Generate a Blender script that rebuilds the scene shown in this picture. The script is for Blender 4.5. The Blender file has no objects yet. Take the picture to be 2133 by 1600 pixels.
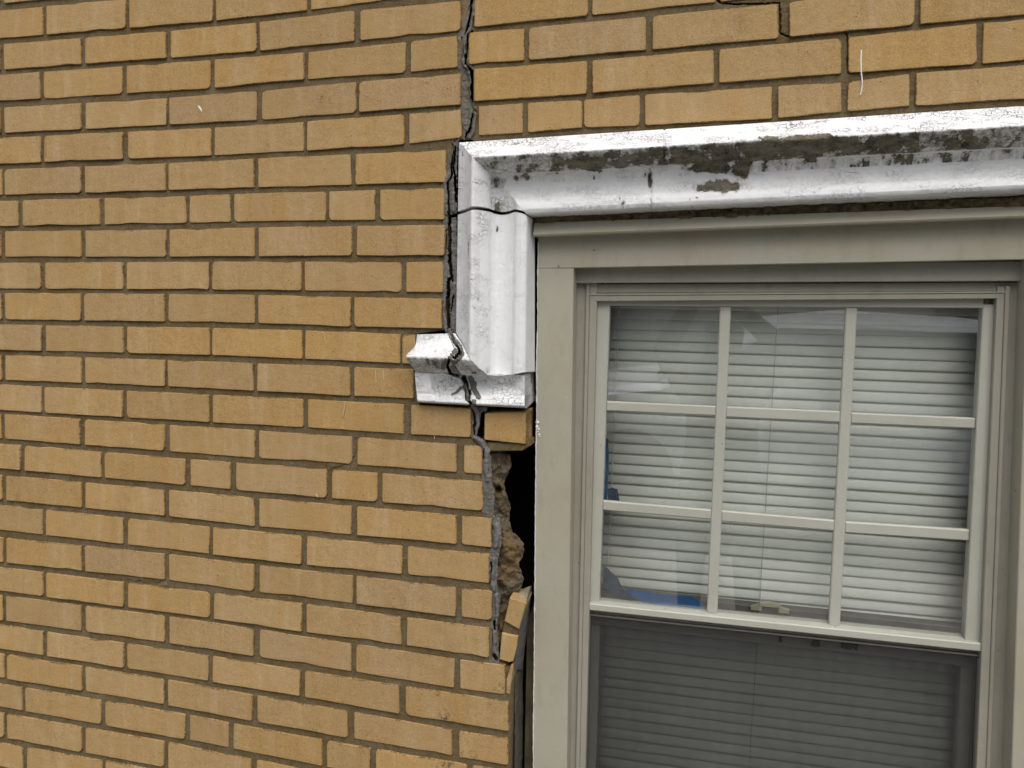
import bpy, bmesh, math, random
import numpy as np
from mathutils import Vector, Matrix, noise
from mathutils.bvhtree import BVHTree

random.seed(7)
rng = np.random.default_rng(7)
SC = bpy.context.scene
COL = SC.collection

# ------------------------------------------------------------------ camera
FOC, CY, YAW, ROLL, PITCH, DIST, CU, CV = 1700.0, 645.25, .2329, .0127, -.0359, 1.4639, 1.0702, -.5446
Z0 = 2.1446                       # height of the survey origin above the ground
def _ray(x, y):
    a = (x - 1066.5) / FOC; b = -(y - CY) / FOC
    cr, sr = math.cos(ROLL), math.sin(ROLL)
    a, b = a * cr - b * sr, a * sr + b * cr
    cp, sp = math.cos(PITCH), math.sin(PITCH)
    f, u = cp - b * sp, sp + b * cp
    return np.array((a * math.cos(YAW) - f * math.sin(YAW), a * math.sin(YAW) + f * math.cos(YAW), u))
CAM = np.array((CU, -DIST, CV + Z0))
FWD = _ray(1066.5, CY); RGT = _ray(1066.5 + FOC, CY) - FWD; UPV = _ray(1066.5, CY - FOC) - FWD
cam = bpy.data.cameras.new('camera'); camo = bpy.data.objects.new('camera', cam); COL.objects.link(camo)
camo.matrix_world = Matrix(((RGT[0], UPV[0], -FWD[0], CAM[0]), (RGT[1], UPV[1], -FWD[1], CAM[1]),
                            (RGT[2], UPV[2], -FWD[2], CAM[2]), (0, 0, 0, 1)))
cam.sensor_width = 36.0; cam.lens = FOC * 36.0 / 2133.0
cam.shift_y = (CY - 800.0) / 2133.0
cam.clip_start = .05; cam.clip_end = 500
SC.camera = camo

# ------------------------------------------------------------------ sky, sun, exposure
w = bpy.data.worlds.new('World'); SC.world = w; w.use_nodes = True
nt = w.node_tree; nt.nodes.clear()
sky = nt.nodes.new('ShaderNodeTexSky'); sky.sky_type = 'NISHITA'; sky.sun_disc = False
SUN_EL, SUN_AZ = math.radians(56), math.radians(163)      # azimuth from north (+y), clockwise
sky.sun_elevation = SUN_EL; sky.sun_rotation = SUN_AZ
sky.air_density = 1.0; sky.dust_density = 4.0; sky.ozone_density = 1.0
bg = nt.nodes.new('ShaderNodeBackground'); bg.inputs[1].default_value = .15
wo = nt.nodes.new('ShaderNodeOutputWorld')
hs = nt.nodes.new('ShaderNodeHueSaturation'); hs.inputs['Saturation'].default_value = .45
nt.links.new(sky.outputs[0], hs.inputs['Color']); nt.links.new(hs.outputs[0], bg.inputs[0]); nt.links.new(bg.outputs[0], wo.inputs[0])
sd = bpy.data.lights.new('sun', 'SUN'); sd.energy = 1.3; sd.angle = math.radians(45); sd.color = (1, .975, .94)
so = bpy.data.objects.new('sun', sd); COL.objects.link(so)
sdir = Vector((math.sin(SUN_AZ) * math.cos(SUN_EL), math.cos(SUN_AZ) * math.cos(SUN_EL), math.sin(SUN_EL)))
so.rotation_euler = sdir.to_track_quat('Z', 'Y').to_euler(); so.location = (0, -6, 12)
vs = SC.view_settings; vs.view_transform = 'Standard'; vs.look = 'None'; vs.gamma = 1; vs.use_curve_mapping = False
vs.exposure = 0.12

# ------------------------------------------------------------------ helpers
def P(x, y, d=0.0):
    """survey point (photo measure) -> point of the place on the plane d metres behind the wall face"""
    r = _ray(x, y); t = (DIST + d) / r[1]
    return Vector((CAM[0] + r[0] * t, d, CAM[2] + r[2] * t))
def PIX(v):
    q = np.asarray(v, float) - CAM
    M = np.stack((RGT, UPV, FWD)) @ q.T if q.ndim > 1 else np.stack((RGT, UPV, FWD)) @ q
    return 1066.5 + FOC * M[0] / M[2], CY - FOC * M[1] / M[2]
def nz(p, s=1.0, o=0.0):
    return noise.noise(Vector((p[0] * s + o, p[1] * s, p[2] * s)))
def fbm(p, s, o=0.0):
    return nz(p, s, o) * .6 + nz(p, s * 2.3, o + 7) * .3 + nz(p, s * 5.1, o + 13) * .15

def link(o, parent=None):
    COL.objects.link(o)
    if parent is not None: o.parent = parent; o.matrix_parent_inverse = parent.matrix_world.inverted()
    return o
def mesh_obj(name, verts, faces, mat, parent=None, smooth=False, attrs=None, origin=True):
    V = [Vector(v) for v in verts]
    c = Vector((0, 0, 0))
    if origin and V:
        c = sum(V, Vector()) / len(V)
    me = bpy.data.meshes.new(name)
    me.from_pydata([v - c for v in V], [], faces); me.update()
    if smooth:
        me.polygons.foreach_set('use_smooth', [True] * len(me.polygons))
    for k, arr in (attrs or {}).items():
        at = me.attributes.new(k, 'FLOAT', 'POINT'); at.data.foreach_set('value', np.asarray(arr, dtype=np.float32))
    for m_ in (mat if isinstance(mat, list) else [mat]): me.materials.append(m_)
    o = bpy.data.objects.new(name, me); o.location = c
    COL.objects.link(o)
    if parent is not None:
        bpy.context.view_layer.update()
        o.parent = parent; o.location = c - parent.location
    return o
def thing(name, label, cat, loc, group=None, kind=None):
    o = bpy.data.objects.new(name, None); o.empty_display_size = .05; o.location = loc
    COL.objects.link(o); tag(o, label, cat, group, kind); return o
def tag(o, label=None, cat=None, group=None, kind=None):
    if label: o['label'] = label
    if cat: o['category'] = cat
    if group: o['group'] = group
    if kind: o['kind'] = kind
    return o
class MB:
    """collects pieces into one mesh"""
    def __init__(s): s.v = []; s.f = []
    def add(s, vs_, fs_):
        b = len(s.v); s.v += [Vector(q) for q in vs_]; s.f += [tuple(i + b for i in f) for f in fs_]
    def box(s, a, b):
        (x0, y0, z0), (x1, y1, z1) = a, b
        s.add([(x0, y0, z0), (x1, y0, z0), (x1, y0, z1), (x0, y0, z1), (x0, y1, z0), (x1, y1, z0), (x1, y1, z1), (x0, y1, z1)],
              [(0, 1, 2, 3), (5, 4, 7, 6), (4, 0, 3, 7), (1, 5, 6, 2), (3, 2, 6, 7), (4, 5, 1, 0)])
    def prism(s, poly, y0, y1, bev=.0015):
        """poly: (x,z) corners counter-clockwise seen from the street; front at y0, back at y1"""
        n = len(poly); c = np.mean(np.array(poly), axis=0); ins = []
        for i in range(n):
            a, p, b = (np.array(poly[i - 1]), np.array(poly[i]), np.array(poly[(i + 1) % n]))
            d1 = (a - p) / (np.linalg.norm(a - p) + 1e-9); d2 = (b - p) / (np.linalg.norm(b - p) + 1e-9)
            ins.append(p + (d1 + d2) * bev)
        V = [(q[0], y0, q[1]) for q in ins] + [(q[0], y0 + bev, q[1]) for q in poly] + [(q[0], y1, q[1]) for q in poly]
        F = [tuple(range(n)), tuple(range(3 * n - 1, 2 * n - 1, -1))]
        for i in range(n):
            j = (i + 1) % n
            F += [(n + i, n + j, j, i), (2 * n + i, 2 * n + j, n + j, n + i)]
        s.add(V, F)
    def tube(s, pts, r, n=6):
        pts = [Vector(q) for q in pts]; base = len(s.v); rs = r if isinstance(r, (list, tuple)) else [r] * len(pts)
        for i, p in enumerate(pts):
            t = (pts[min(i + 1, len(pts) - 1)] - pts[max(i - 1, 0)]).normalized()
            u = t.cross(Vector((0, 1, .013))).normalized() if abs(t.y) < .95 else t.cross(Vector((0, .01, 1))).normalized()
            v = t.cross(u)
            for k in range(n):
                a = 2 * math.pi * k / n
                s.v.append(p + (u * math.cos(a) + v * math.sin(a)) * rs[i])
        for i in range(len(pts) - 1):
            for k in range(n):
                a = base + i * n + k; b = base + i * n + (k + 1) % n
                s.f.append((a, b, b + n, a + n))
        s.f.append(tuple(base + k for k in range(n - 1, -1, -1)))
        s.f.append(tuple(base + (len(pts) - 1) * n + k for k in range(n)))
    def build(s, name, mat, parent=None, smooth=False):
        return mesh_obj(name, s.v, s.f, mat, parent, smooth)
def polydist(px, py, pts):
    """distance of points to a polyline and the interpolated width along it; pts = [(x,y,w)...]"""
    best = np.full(px.shape, 1e9); wd = np.zeros(px.shape)
    for (x0, y0, w0), (x1, y1, w1) in zip(pts[:-1], pts[1:]):
        dx, dy = x1 - x0, y1 - y0; L = dx * dx + dy * dy + 1e-9
        t = np.clip(((px - x0) * dx + (py - y0) * dy) / L, 0, 1)
        d = np.hypot(px - x0 - t * dx, py - y0 - t * dy)
        m = d < best
        best[m] = d[m]; wd[m] = (w0 + (w1 - w0) * t)[m]
    return best, wd
def ip(v, pts):
    return float(np.interp(v, [p[0] for p in pts], [p[1] for p in pts]))
def lerp_ex(x, pts):
    """linear interpolation that goes on straight beyond its ends"""
    if x <= pts[0][0]: a, b = pts[0], pts[1]
    elif x >= pts[-1][0]: a, b = pts[-2], pts[-1]
    else:
        for a, b in zip(pts[:-1], pts[1:]):
            if a[0] <= x <= b[0]: break
    return a[1] + (b[1] - a[1]) * (x - a[0]) / (b[0] - a[0])

# ------------------------------------------------------------------ materials
def srgb(r, g, b):
    f = lambda c: (c / 255 / 12.92) if c / 255 <= .04045 else ((c / 255 + .055) / 1.055) ** 2.4
    return (f(r), f(g), f(b), 1)
class M:
    def __init__(s, name):
        s.m = bpy.data.materials.new(name); s.m.use_nodes = True; s.t = s.m.node_tree; s.t.nodes.clear()
        s.out = s.n('ShaderNodeOutputMaterial'); s.b = s.n('ShaderNodeBsdfPrincipled')
        s.l(s.b.outputs[0], s.out.inputs[0]); s.geo = s.n('ShaderNodeNewGeometry'); s.pos = s.geo.outputs['Position']
        s.hs = None
    def n(s, t): return s.t.nodes.new(t)
    def l(s, a, b): s.t.links.new(a, b)
    def val(s, sock, v):
        if hasattr(v, 'default_value') and hasattr(v, 'node'): s.l(v, sock)
        else: sock.default_value = v
    def scale(s, v):
        m = s.n('ShaderNodeVectorMath'); m.operation = 'MULTIPLY'; s.l(s.pos, m.inputs[0]); m.inputs[1].default_value = v; return m.outputs[0]
    def add(s, vec, fac):
        m = s.n('ShaderNodeVectorMath'); m.operation = 'ADD'; s.l(vec, m.inputs[0]); s.l(fac, m.inputs[1]); return m.outputs[0]
    def noise(s, sc, det=3, vec=None, rough=.55, dist=0):
        q = s.n('ShaderNodeTexNoise'); q.inputs['Scale'].default_value = sc; q.inputs['Detail'].default_value = det
        q.inputs['Roughness'].default_value = rough; q.inputs['Distortion'].default_value = dist
        s.l(vec or s.pos, q.inputs['Vector']); return q.outputs['Fac']
    def voro(s, sc, feat='F1', vec=None, rnd=1):
        q = s.n('ShaderNodeTexVoronoi'); q.feature = feat; q.inputs['Scale'].default_value = sc; q.inputs['Randomness'].default_value = rnd
        s.l(vec or s.pos, q.inputs['Vector']); return q
    def ramp(s, fac, *stops):
        r = s.n('ShaderNodeMapRange'); s.l(fac, r.inputs[0]); r.inputs[1].default_value, r.inputs[2].default_value, r.inputs[3].default_value, r.inputs[4].default_value = stops
        return r.outputs[0]
    def math(s, op, a, b=0.0):
        q = s.n('ShaderNodeMath'); q.operation = op; s.val(q.inputs[0], a); s.val(q.inputs[1], b); return q.outputs[0]
    def mix(s, fac, a, b, mode='MIX'):
        q = s.n('ShaderNodeMix'); q.data_type = 'RGBA'; q.blend_type = mode; s.val(q.inputs[0], fac); s.val(q.inputs[6], a); s.val(q.inputs[7], b); return q.outputs[2]
    def attr(s, name):
        q = s.n('ShaderNodeAttribute'); q.attribute_name = name; return q.outputs['Fac']
    def rand(s): return s.n('ShaderNodeObjectInfo').outputs['Random']
    def col(s, c): s.val(s.b.inputs['Base Color'], c)
    def rough(s, r): s.val(s.b.inputs['Roughness'], r)
    def spec(s, v): s.b.inputs['Specular IOR Level'].default_value = v
    def bump(s, h, dist=.001, st=1.0):
        q = s.n('ShaderNodeBump'); q.inputs['Distance'].default_value = dist; q.inputs['Strength'].default_value = st
        s.l(h, q.inputs['Height'])
        if s.hs: s.l(s.hs, q.inputs['Normal'])
        s.hs = q.outputs[0]; s.l(q.outputs[0], s.b.inputs['Normal'])

def mat_brick():
    m = M('tan_brick')
    r = m.rand()
    tint = m.mix(m.ramp(m.noise(1.7, 2), .38, .62, 0, 1), srgb(170, 142, 96), srgb(174, 139, 83))
    tint = m.mix(m.ramp(r, 0, 1, 0, .55), tint, srgb(164, 142, 110))
    lo = m.mix(m.ramp(m.math('FRACT', m.math('MULTIPLY', r, 7.31)), .55, 1, 0, .5), tint, srgb(180, 142, 78))
    # vertical kiln flashing and rain streaks
    off = m.n('ShaderNodeCombineXYZ'); m.l(m.math('MULTIPLY', r, 40.0), off.inputs[0]); m.l(m.math('MULTIPLY', r, 9.0), off.inputs[2])
    v = m.add(m.scale((1, 1, .13)), off.outputs[0])
    st = m.noise(31, 5, v, .68)
    c = m.mix(m.ramp(st, .5, .7, 0, .55), lo, srgb(190, 168, 134))
    c = m.mix(m.ramp(st, .46, .3, 0, .5), c, srgb(168, 126, 70))
    v2 = m.add(m.scale((1, 1, .15)), off.outputs[0])
    c = m.mix(m.ramp(m.noise(75, 3, v2, .65), .56, .78, 0, .3), c, srgb(128, 104, 70))
    # greyish pink bloom, brown weather stains, and each brick's own firing tone
    c = m.mix(m.ramp(m.noise(4.5, 4, m.scale((1, 1, .7)), .65), .54, .72, 0, .45), c, srgb(170, 147, 122))
    c = m.mix(m.ramp(m.noise(11, 5, m.scale((1, 1, .35)), .7), .56, .74, 0, .5), c, srgb(124, 98, 62))
    r3 = m.math('FRACT', m.math('MULTIPLY', r, 53.7)); tone = m.n('ShaderNodeCombineColor'); tv = m.ramp(r3, 0, 1, .90, 1.06)
    for i_ in range(3): m.l(tv, tone.inputs[i_])
    c = m.mix(1.0, c, tone.outputs[0], 'MULTIPLY')
    # mottling and fine grain
    c = m.mix(m.ramp(m.noise(24, 4), .35, .7, 0, .3), c, srgb(150, 118, 78))
    c = m.mix(m.ramp(m.noise(420, 3, None, .7), .42, .66, 0, .42), c, srgb(203, 172, 122))
    c = m.mix(m.ramp(m.noise(520, 2, None, .7), .54, .75, 0, .55), c, srgb(112, 86, 54))
    vd = m.voro(105); spk = m.math('MULTIPLY', m.ramp(vd.outputs['Distance'], .16, .08, 0, .75), m.ramp(m.noise(60, 1), .56, .64, 0, 1))
    c = m.mix(spk, c, srgb(66, 48, 32))
    # soot scars
    sc_ = m.math('MULTIPLY', m.ramp(m.noise(13, 5, None, .7), .66, .74, 0, .8), m.ramp(m.noise(170, 2, None, .7), .45, .6, 0, 1))
    c = m.mix(sc_, c, srgb(78, 62, 48))
    e = m.math('ADD', m.attr('edge'), m.math('MULTIPLY', m.math('SUBTRACT', m.noise(210, 4, None, .75), .5), 1.3))
    e = m.math('ADD', e, m.math('MULTIPLY', m.math('SUBTRACT', m.noise(19, 3), .5), 1.2))
    c = m.mix(m.ramp(m.attr('edge'), .2, 1, 0, .22), c, srgb(160, 120, 66))
    c = m.mix(m.ramp(e, .98, 1.12, 0, .9), c, srgb(100, 84, 56))
    for (x, y, r_) in ((900, 1507, .016), (926, 1496, .02), (953, 1522, .018), (912, 1444, .008), (1045, 1440, .02), (985, 1572, .012), (930, 1596, .03), (960, 1568, .01), (470, 690, .004)):
        dd = m.n('ShaderNodeVectorMath'); dd.operation = 'DISTANCE'; m.l(m.pos, dd.inputs[0]); q_ = P(x, y); dd.inputs[1].default_value = (q_.x, 0, q_.z)
        k_ = m.math('MULTIPLY', m.ramp(dd.outputs['Value'], r_, r_ * .2, 0, 1), m.ramp(m.noise(110, 4, None, .75), .48, .62, 0, 1)); c = m.mix(m.math('MULTIPLY', k_, .85), c, srgb(62, 54, 50))
    m.col(c); m.rough(.9); m.spec(.2)
    m.bump(m.noise(500, 3, None, .7), .0011, .75); m.bump(m.noise(60, 4), .0022, .7)
    return m.m
def mat_mortar(name='mortar', a=(99, 83, 54), b=(108, 96, 74), dk=(74, 60, 38)):
    m = M(name)
    c = m.mix(m.ramp(m.noise(13, 5, None, .65), .42, .62, 0, 1), srgb(*a), srgb(*b))
    c = m.mix(m.ramp(m.noise(5, 3), .5, .7, 0, .6), c, srgb(98, 90, 72))
    c = m.mix(m.ramp(m.noise(70, 4, None, .7), .5, .75, 0, .7), c, srgb(*dk))
    c = m.mix(m.ramp(m.noise(380, 2, None, .7), .56, .72, 0, .55), c, srgb(150, 136, 112))
    c = m.mix(m.ramp(m.noise(38, 4, m.scale((.4, 1, 1)), .7), .58, .68, 0, .7), c, srgb(126, 112, 88))
    m.col(c); m.rough(.95); m.spec(.15)
    m.bump(m.noise(300, 3, None, .75), .0015, .8); m.bump(m.noise(45, 3), .004, .8)
    return m.m
def mat_sealant():
    m = M('grey_sealant')
    c = m.mix(m.ramp(m.noise(26, 3), .42, .62, 0, 1), srgb(94, 92, 85), srgb(110, 108, 103))
    c = m.mix(m.ramp(m.noise(60, 4, m.scale((1, 1, .4)), .7), .55, .72, 0, .6), c, srgb(66, 60, 50))
    c = m.mix(m.attr('lilac'), c, srgb(116, 114, 114))
    c = m.mix(m.attr('tan'), c, srgb(104, 93, 70))
    m.col(c); m.rough(.62); m.spec(.35)
    m.bump(m.noise(40, 3, m.scale((.5, 1, 2.5))), .003, .7); m.bump(m.noise(200, 3, None, .6), .0012, .5)
    return m.m
def mat_rubble():
    m = M('broken_brick_core')
    c = m.mix(m.ramp(m.noise(22, 4), .38, .62, 0, 1), srgb(122, 101, 70), srgb(110, 102, 88))
    c = m.mix(m.ramp(m.noise(90, 4, None, .7), .52, .72, 0, .7), c, srgb(76, 60, 42))
    c = m.mix(m.ramp(m.noise(300, 2), .66, .74, 0, .5), c, srgb(168, 152, 124))
    m.col(c); m.rough(.97); m.spec(.1)
    m.bump(m.noise(150, 5, None, .75), .006, 1); m.bump(m.voro(90).outputs['Distance'], .004, .6); return m.m
def mat_paint():
    """thick old white masonry paint, crazed, with bare grey stone where 'peel' is set"""
    m = M('flaking_white_paint')
    n1 = m.noise(33, 5, None, .68); n2 = m.noise(140, 4, None, .7)
    warp = m.n('ShaderNodeTexNoise'); warp.inputs['Scale'].default_value = 30; m.l(m.pos, warp.inputs['Vector'])
    wv = m.n('ShaderNodeVectorMath'); wv.operation = 'SCALE'; m.l(warp.outputs['Color'], wv.inputs[0]); wv.inputs[3].default_value = .05
    vec = m.add(m.pos, wv.outputs[0])
    ed = m.voro(125, 'DISTANCE_TO_EDGE', vec); crz = m.ramp(ed.outputs['Distance'], .06, .015, 0, 1)
    crz = m.math('MULTIPLY', crz, m.ramp(m.noise(24, 4, m.scale((.6, 1, 1.4)), .65), .46, .6, 0, 1))
    crz = m.math('MULTIPLY', crz, m.attr('craze'))
    wh = m.mix(m.ramp(n1, .4, .7, 0, .5), srgb(235, 236, 236), srgb(222, 222, 217))
    dirt = m.math('MULTIPLY', m.attr('dirt'), m.ramp(n2, .4, .64, .15, 1))
    wh = m.mix(dirt, wh, srgb(112, 107, 96))
    wh = m.mix(m.math('MULTIPLY', crz, .5), wh, srgb(96, 92, 84))
    wh_k = wh
    st = m.mix(m.ramp(m.noise(60, 5, m.scale((.6, 1, 1)), .72), .4, .62, 0, 1), srgb(128, 122, 106), srgb(84, 80, 70))
    st = m.mix(m.ramp(m.noise(260, 3, None, .7), .56, .7, 0, .7), st, srgb(158, 153, 138))
    st = m.mix(m.ramp(m.noise(44, 5, None, .75), .54, .68, 0, .85), st, srgb(44, 42, 38))
    pe = m.math('ADD', m.attr('peel'), m.math('MULTIPLY', m.math('SUBTRACT', m.noise(30, 6, m.scale((1, 1, .8)), .72), .5), 2.0))
    pe = m.math('ADD', pe, m.math('MULTIPLY', m.math('SUBTRACT', m.noise(34, 3, m.scale((1.6, 1, .35)), .6), .5), 1.7))
    grime = m.math('MULTIPLY', m.ramp(pe, .18, .5, 0, .7), m.math('MULTIPLY', m.ramp(m.attr('peel'), .1, .3, 0, 1), m.ramp(n2, .35, .6, .45, 1))); wh = m.mix(grime, wh, srgb(124, 119, 106))
    mask = m.ramp(pe, .49, .54, 0, 1)
    m.col(m.mix(mask, wh, st)); m.val(m.b.inputs['Roughness'], m.ramp(mask, 0, 1, .85, .97)); m.spec(.12)
    inv = m.math('SUBTRACT', 1.0, m.math('MAXIMUM', mask, crz))
    m.bump(inv, .0022, 1.0); m.bump(n2, .0014, .5); m.bump(m.noise(300, 4, None, .7), .0010, .7)
    return m.m
def mat_trim(name, a, b, rough=.5, dirt=.35):
    m = M(name)
    c = m.mix(m.ramp(m.noise(6, 3), .35, .65, 0, 1), srgb(*a), srgb(*b))
    c = m.mix(m.math('MULTIPLY', m.ramp(m.noise(30, 5, m.scale((1.4, 1, .5)), .7), .52, .74, 0, 1), dirt), c, srgb(96, 90, 74))
    vd = m.voro(34); spk = m.math('MULTIPLY', m.ramp(vd.outputs['Distance'], .09, .045, 0, .8), m.ramp(m.noise(14, 2), .58, .63, 0, 1))
    c = m.mix(spk, c, srgb(70, 62, 50))
    c = m.mix(m.math('MULTIPLY', m.ramp(m.noise(260, 2), .7, .76, 0, 1), .4), c, srgb(205, 203, 190))
    m.col(c); m.val(m.b.inputs['Roughness'], m.ramp(m.noise(20, 3), .3, .7, rough - .08, rough + .1)); m.spec(.4)
    m.bump(m.noise(120, 3), .0006, .5); m.bump(m.noise(14, 2), .003, .4)
    return m.m
def mat_plain(name, c, rough=.6, var=.15, spec=.3, nsc=30, metal=0):
    m = M(name); q = srgb(*c)
    m.col(m.mix(m.ramp(m.noise(nsc, 4), .35, .7, 0, 1), q, tuple(x * (1 - var * 2) for x in q[:3]) + (1,)))
    m.rough(rough); m.spec(spec); m.b.inputs['Metallic'].default_value = metal
    m.bump(m.noise(nsc * 6, 3), .0008, .4); return m.m
def mat_glass():
    m = M('window_glass')
    m.t.nodes.remove(m.b)
    tr = m.n('ShaderNodeBsdfTransparent'); tr.inputs[0].default_value = (.91, .935, .925, 1)
    gl = m.n('ShaderNodeBsdfGlossy'); gl.inputs['Roughness'].default_value = .012
    dt = m.n('ShaderNodeVectorMath'); dt.operation = 'DOT_PRODUCT'; m.l(m.geo.outputs['Normal'], dt.inputs[0]); m.l(m.geo.outputs['Incoming'], dt.inputs[1])
    fr = m.math('ADD', .2, m.math('MULTIPLY', .9, m.math('POWER', m.math('SUBTRACT', 1.0, m.math('ABSOLUTE', dt.outputs['Value'])), 5.0)))
    mx = m.n('ShaderNodeMixShader'); m.l(fr, mx.inputs[0]); m.l(tr.outputs[0], mx.inputs[1]); m.l(gl.outputs[0], mx.inputs[2])
    bp = m.n('ShaderNodeBump'); bp.inputs['Distance'].default_value = .004; bp.inputs['Strength'].default_value = .06
    m.l(m.noise(3.5, 1), bp.inputs['Height']); m.l(bp.outputs[0], gl.inputs['Normal'])
    # dust film
    df = m.n('ShaderNodeBsdfDiffuse'); df.inputs[0].default_value = (.55, .54, .5, 1)
    m2 = m.n('ShaderNodeMixShader'); m.l(m.ramp(m.noise(26, 5, m.scale((1, 1, .35)), .7), .45, .8, .015, .1), m2.inputs[0])
    m.l(mx.outputs[0], m2.inputs[1]); m.l(df.outputs[0], m2.inputs[2]); m.l(m2.outputs[0], m.out.inputs[0])
    return m.m
def mat_screen():
    m = M('insect_screen_mesh'); m.t.nodes.remove(m.b)
    tr = m.n('ShaderNodeBsdfTransparent'); df = m.n('ShaderNodeBsdfDiffuse'); df.inputs[0].default_value = (.035, .035, .034, 1)
    sx = m.n('ShaderNodeSeparateXYZ'); m.l(m.pos, sx.inputs[0])
    def wire(o):
        f = m.math('FRACT', m.math('MULTIPLY', o, 620.0)); return m.math('LESS_THAN', f, .37)
    k = m.math('MAXIMUM', wire(sx.outputs[0]), wire(sx.outputs[2]))
    mx = m.n('ShaderNodeMixShader'); m.l(k, mx.inputs[0]); m.l(tr.outputs[0], mx.inputs[1]); m.l(df.outputs[0], mx.inputs[2]); m.l(mx.outputs[0], m.out.inputs[0])
    return m.m
BRICK = mat_brick(); MORTAR = mat_mortar(); SEAL = mat_sealant(); RUBBLE = mat_rubble(); PAINT = mat_paint()
TRIM = mat_trim('khaki_trim_paint', (167, 163, 147), (163, 157, 138), .6, .16)
FRAME = mat_trim('shaded_trim_paint', (155, 151, 138), (147, 143, 129), .6, .2)  # darker copy of the trim paint, with the frame's shade in it
VINYL = mat_trim('grey_vinyl', (176, 176, 164), (170, 169, 157), .42, .12)
SLAT = mat_plain('pale_blind_slat', (230, 231, 222), .5, .05, .35, 12)
GLASS = mat_glass(); SCREEN = mat_screen()
DARK = mat_plain('void_shade_and_panes', (26, 25, 24), .9, .3)  # stands in for the blackness of the cavity; house panes use it too
OLIVE = mat_plain('weathered_board', (92, 86, 64), .8, .25)
SHADEDSASH = mat_plain('shaded_sash', (84, 82, 76), .5, .15)  # sash rail's own beige darkened to carry its shade
DULLBLUE = mat_plain('dull_blue_tape', (40, 64, 84), .5, .25, .4, 60)
BLUE = mat_plain('blue_tape', (16, 84, 138), .4, .2, .4, 60)
CREAM = mat_plain('dimmed_cream_metal', (148, 142, 116), .35, .1, .5)  # cream darkened for the dim light on the sash lock
CHALK = mat_plain('chalky_white_caulk', (222, 221, 214), .8, .1, .2, 90)
NEARBLACK = mat_plain('near_black', (24, 25, 28), .8, .2)
CORD = mat_plain('blind_cord', (184, 184, 176), .7, .1)
ROOMWALL = mat_plain('room_plaster', (120, 112, 98), .9, .1)

# ------------------------------------------------------------------ brick wall
wall = thing('brick_wall', 'cracked tan brick wall with a grey sealed crack running down to the window', 'wall', (0, 0, 0))
BR = {}
def brick(c4, name='brick', jit=.00035, y0=None, depth=.092, mat=BRICK, parent=None, rr=None, label=None):
    """c4: world (x,z) TL,TR,BR,BL of the face"""
    TL, TR, BRr, BL = [np.array(q, float) for q in c4]
    f = y0 if y0 is not None else random.uniform(-.0016, .0006)
    tx, tz = random.uniform(-.004, .004), random.uniform(-.02, .02)
    corners = [BL, BRr, TR, TL]; out = []
    rs = [rr if rr is not None else random.choice((.0015, .002, .002, .003, .004, .007)) for _ in range(4)]
    for i in range(4):
        p = corners[i]; a = corners[i - 1]; b = corners[(i + 1) % 4]
        da = (a - p) / np.linalg.norm(a - p); db = (b - p) / np.linalg.norm(b - p); r = rs[i]
        for t in (0, .5, 1):
            q = p + da * r * (1 - t) ** 1.6 + db * r * t ** 1.6
            out.append(q)
        L = np.linalg.norm(b - p); k = max(1, int(L / .03))
        nrm = np.array((-db[1], db[0]))
        for j in range(1, k):
            t = j / k
            if r < t * L < L - .006:
                e = random.gauss(0, jit) + (-.0022 if random.random() < .04 else 0)
                out.append(p + db * L * t + nrm * min(max(e, -.0012) if e > -.002 else -e, .0022))
    n = len(out); c = np.mean(np.array(out), axis=0); V = []; F = []; E = []
    def yf(q): return f + (q[0] - c[0]) * tx + (q[1] - c[1]) * tz
    for q in out:
        d = (c - q); d = d / np.linalg.norm(d)
        qi = q + d * random.uniform(.0006, .0014)
        V.append((qi[0], yf(qi), qi[1])); E.append(1.0)
    for q in out: V.append((q[0], yf(q) + random.uniform(.0010, .0020), q[1])); E.append(1.0)
    for q in out: V.append((q[0], yf(q) + depth, q[1])); E.append(1.0)
    V.append((c[0], yf(c), c[1])); E.append(0.0)
    # an inner ring keeps the edge tint near the edge
    ring = len(V)
    for q in out:
        d = (c - q); L = np.linalg.norm(d); qi = q + d / L * min(.008, L * .4)
        V.append((qi[0], yf(qi) - random.uniform(0, .0003), qi[1])); E.append(0.0)
    for i in range(n):
        j = (i + 1) % n
        F += [(ring + i, ring + j, ring - 1), (i, j, ring + j, ring + i), (n + i, n + j, j, i), (2 * n + i, 2 * n + j, n + j, n + i)]
    o = mesh_obj(name, V, F, mat, parent or wall, attrs={'edge': E})
    if label: o['label'] = label
    return o
def pq(x, y, d=0.0):
    v = P(x, y, d); return (v.x, v.z)
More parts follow.
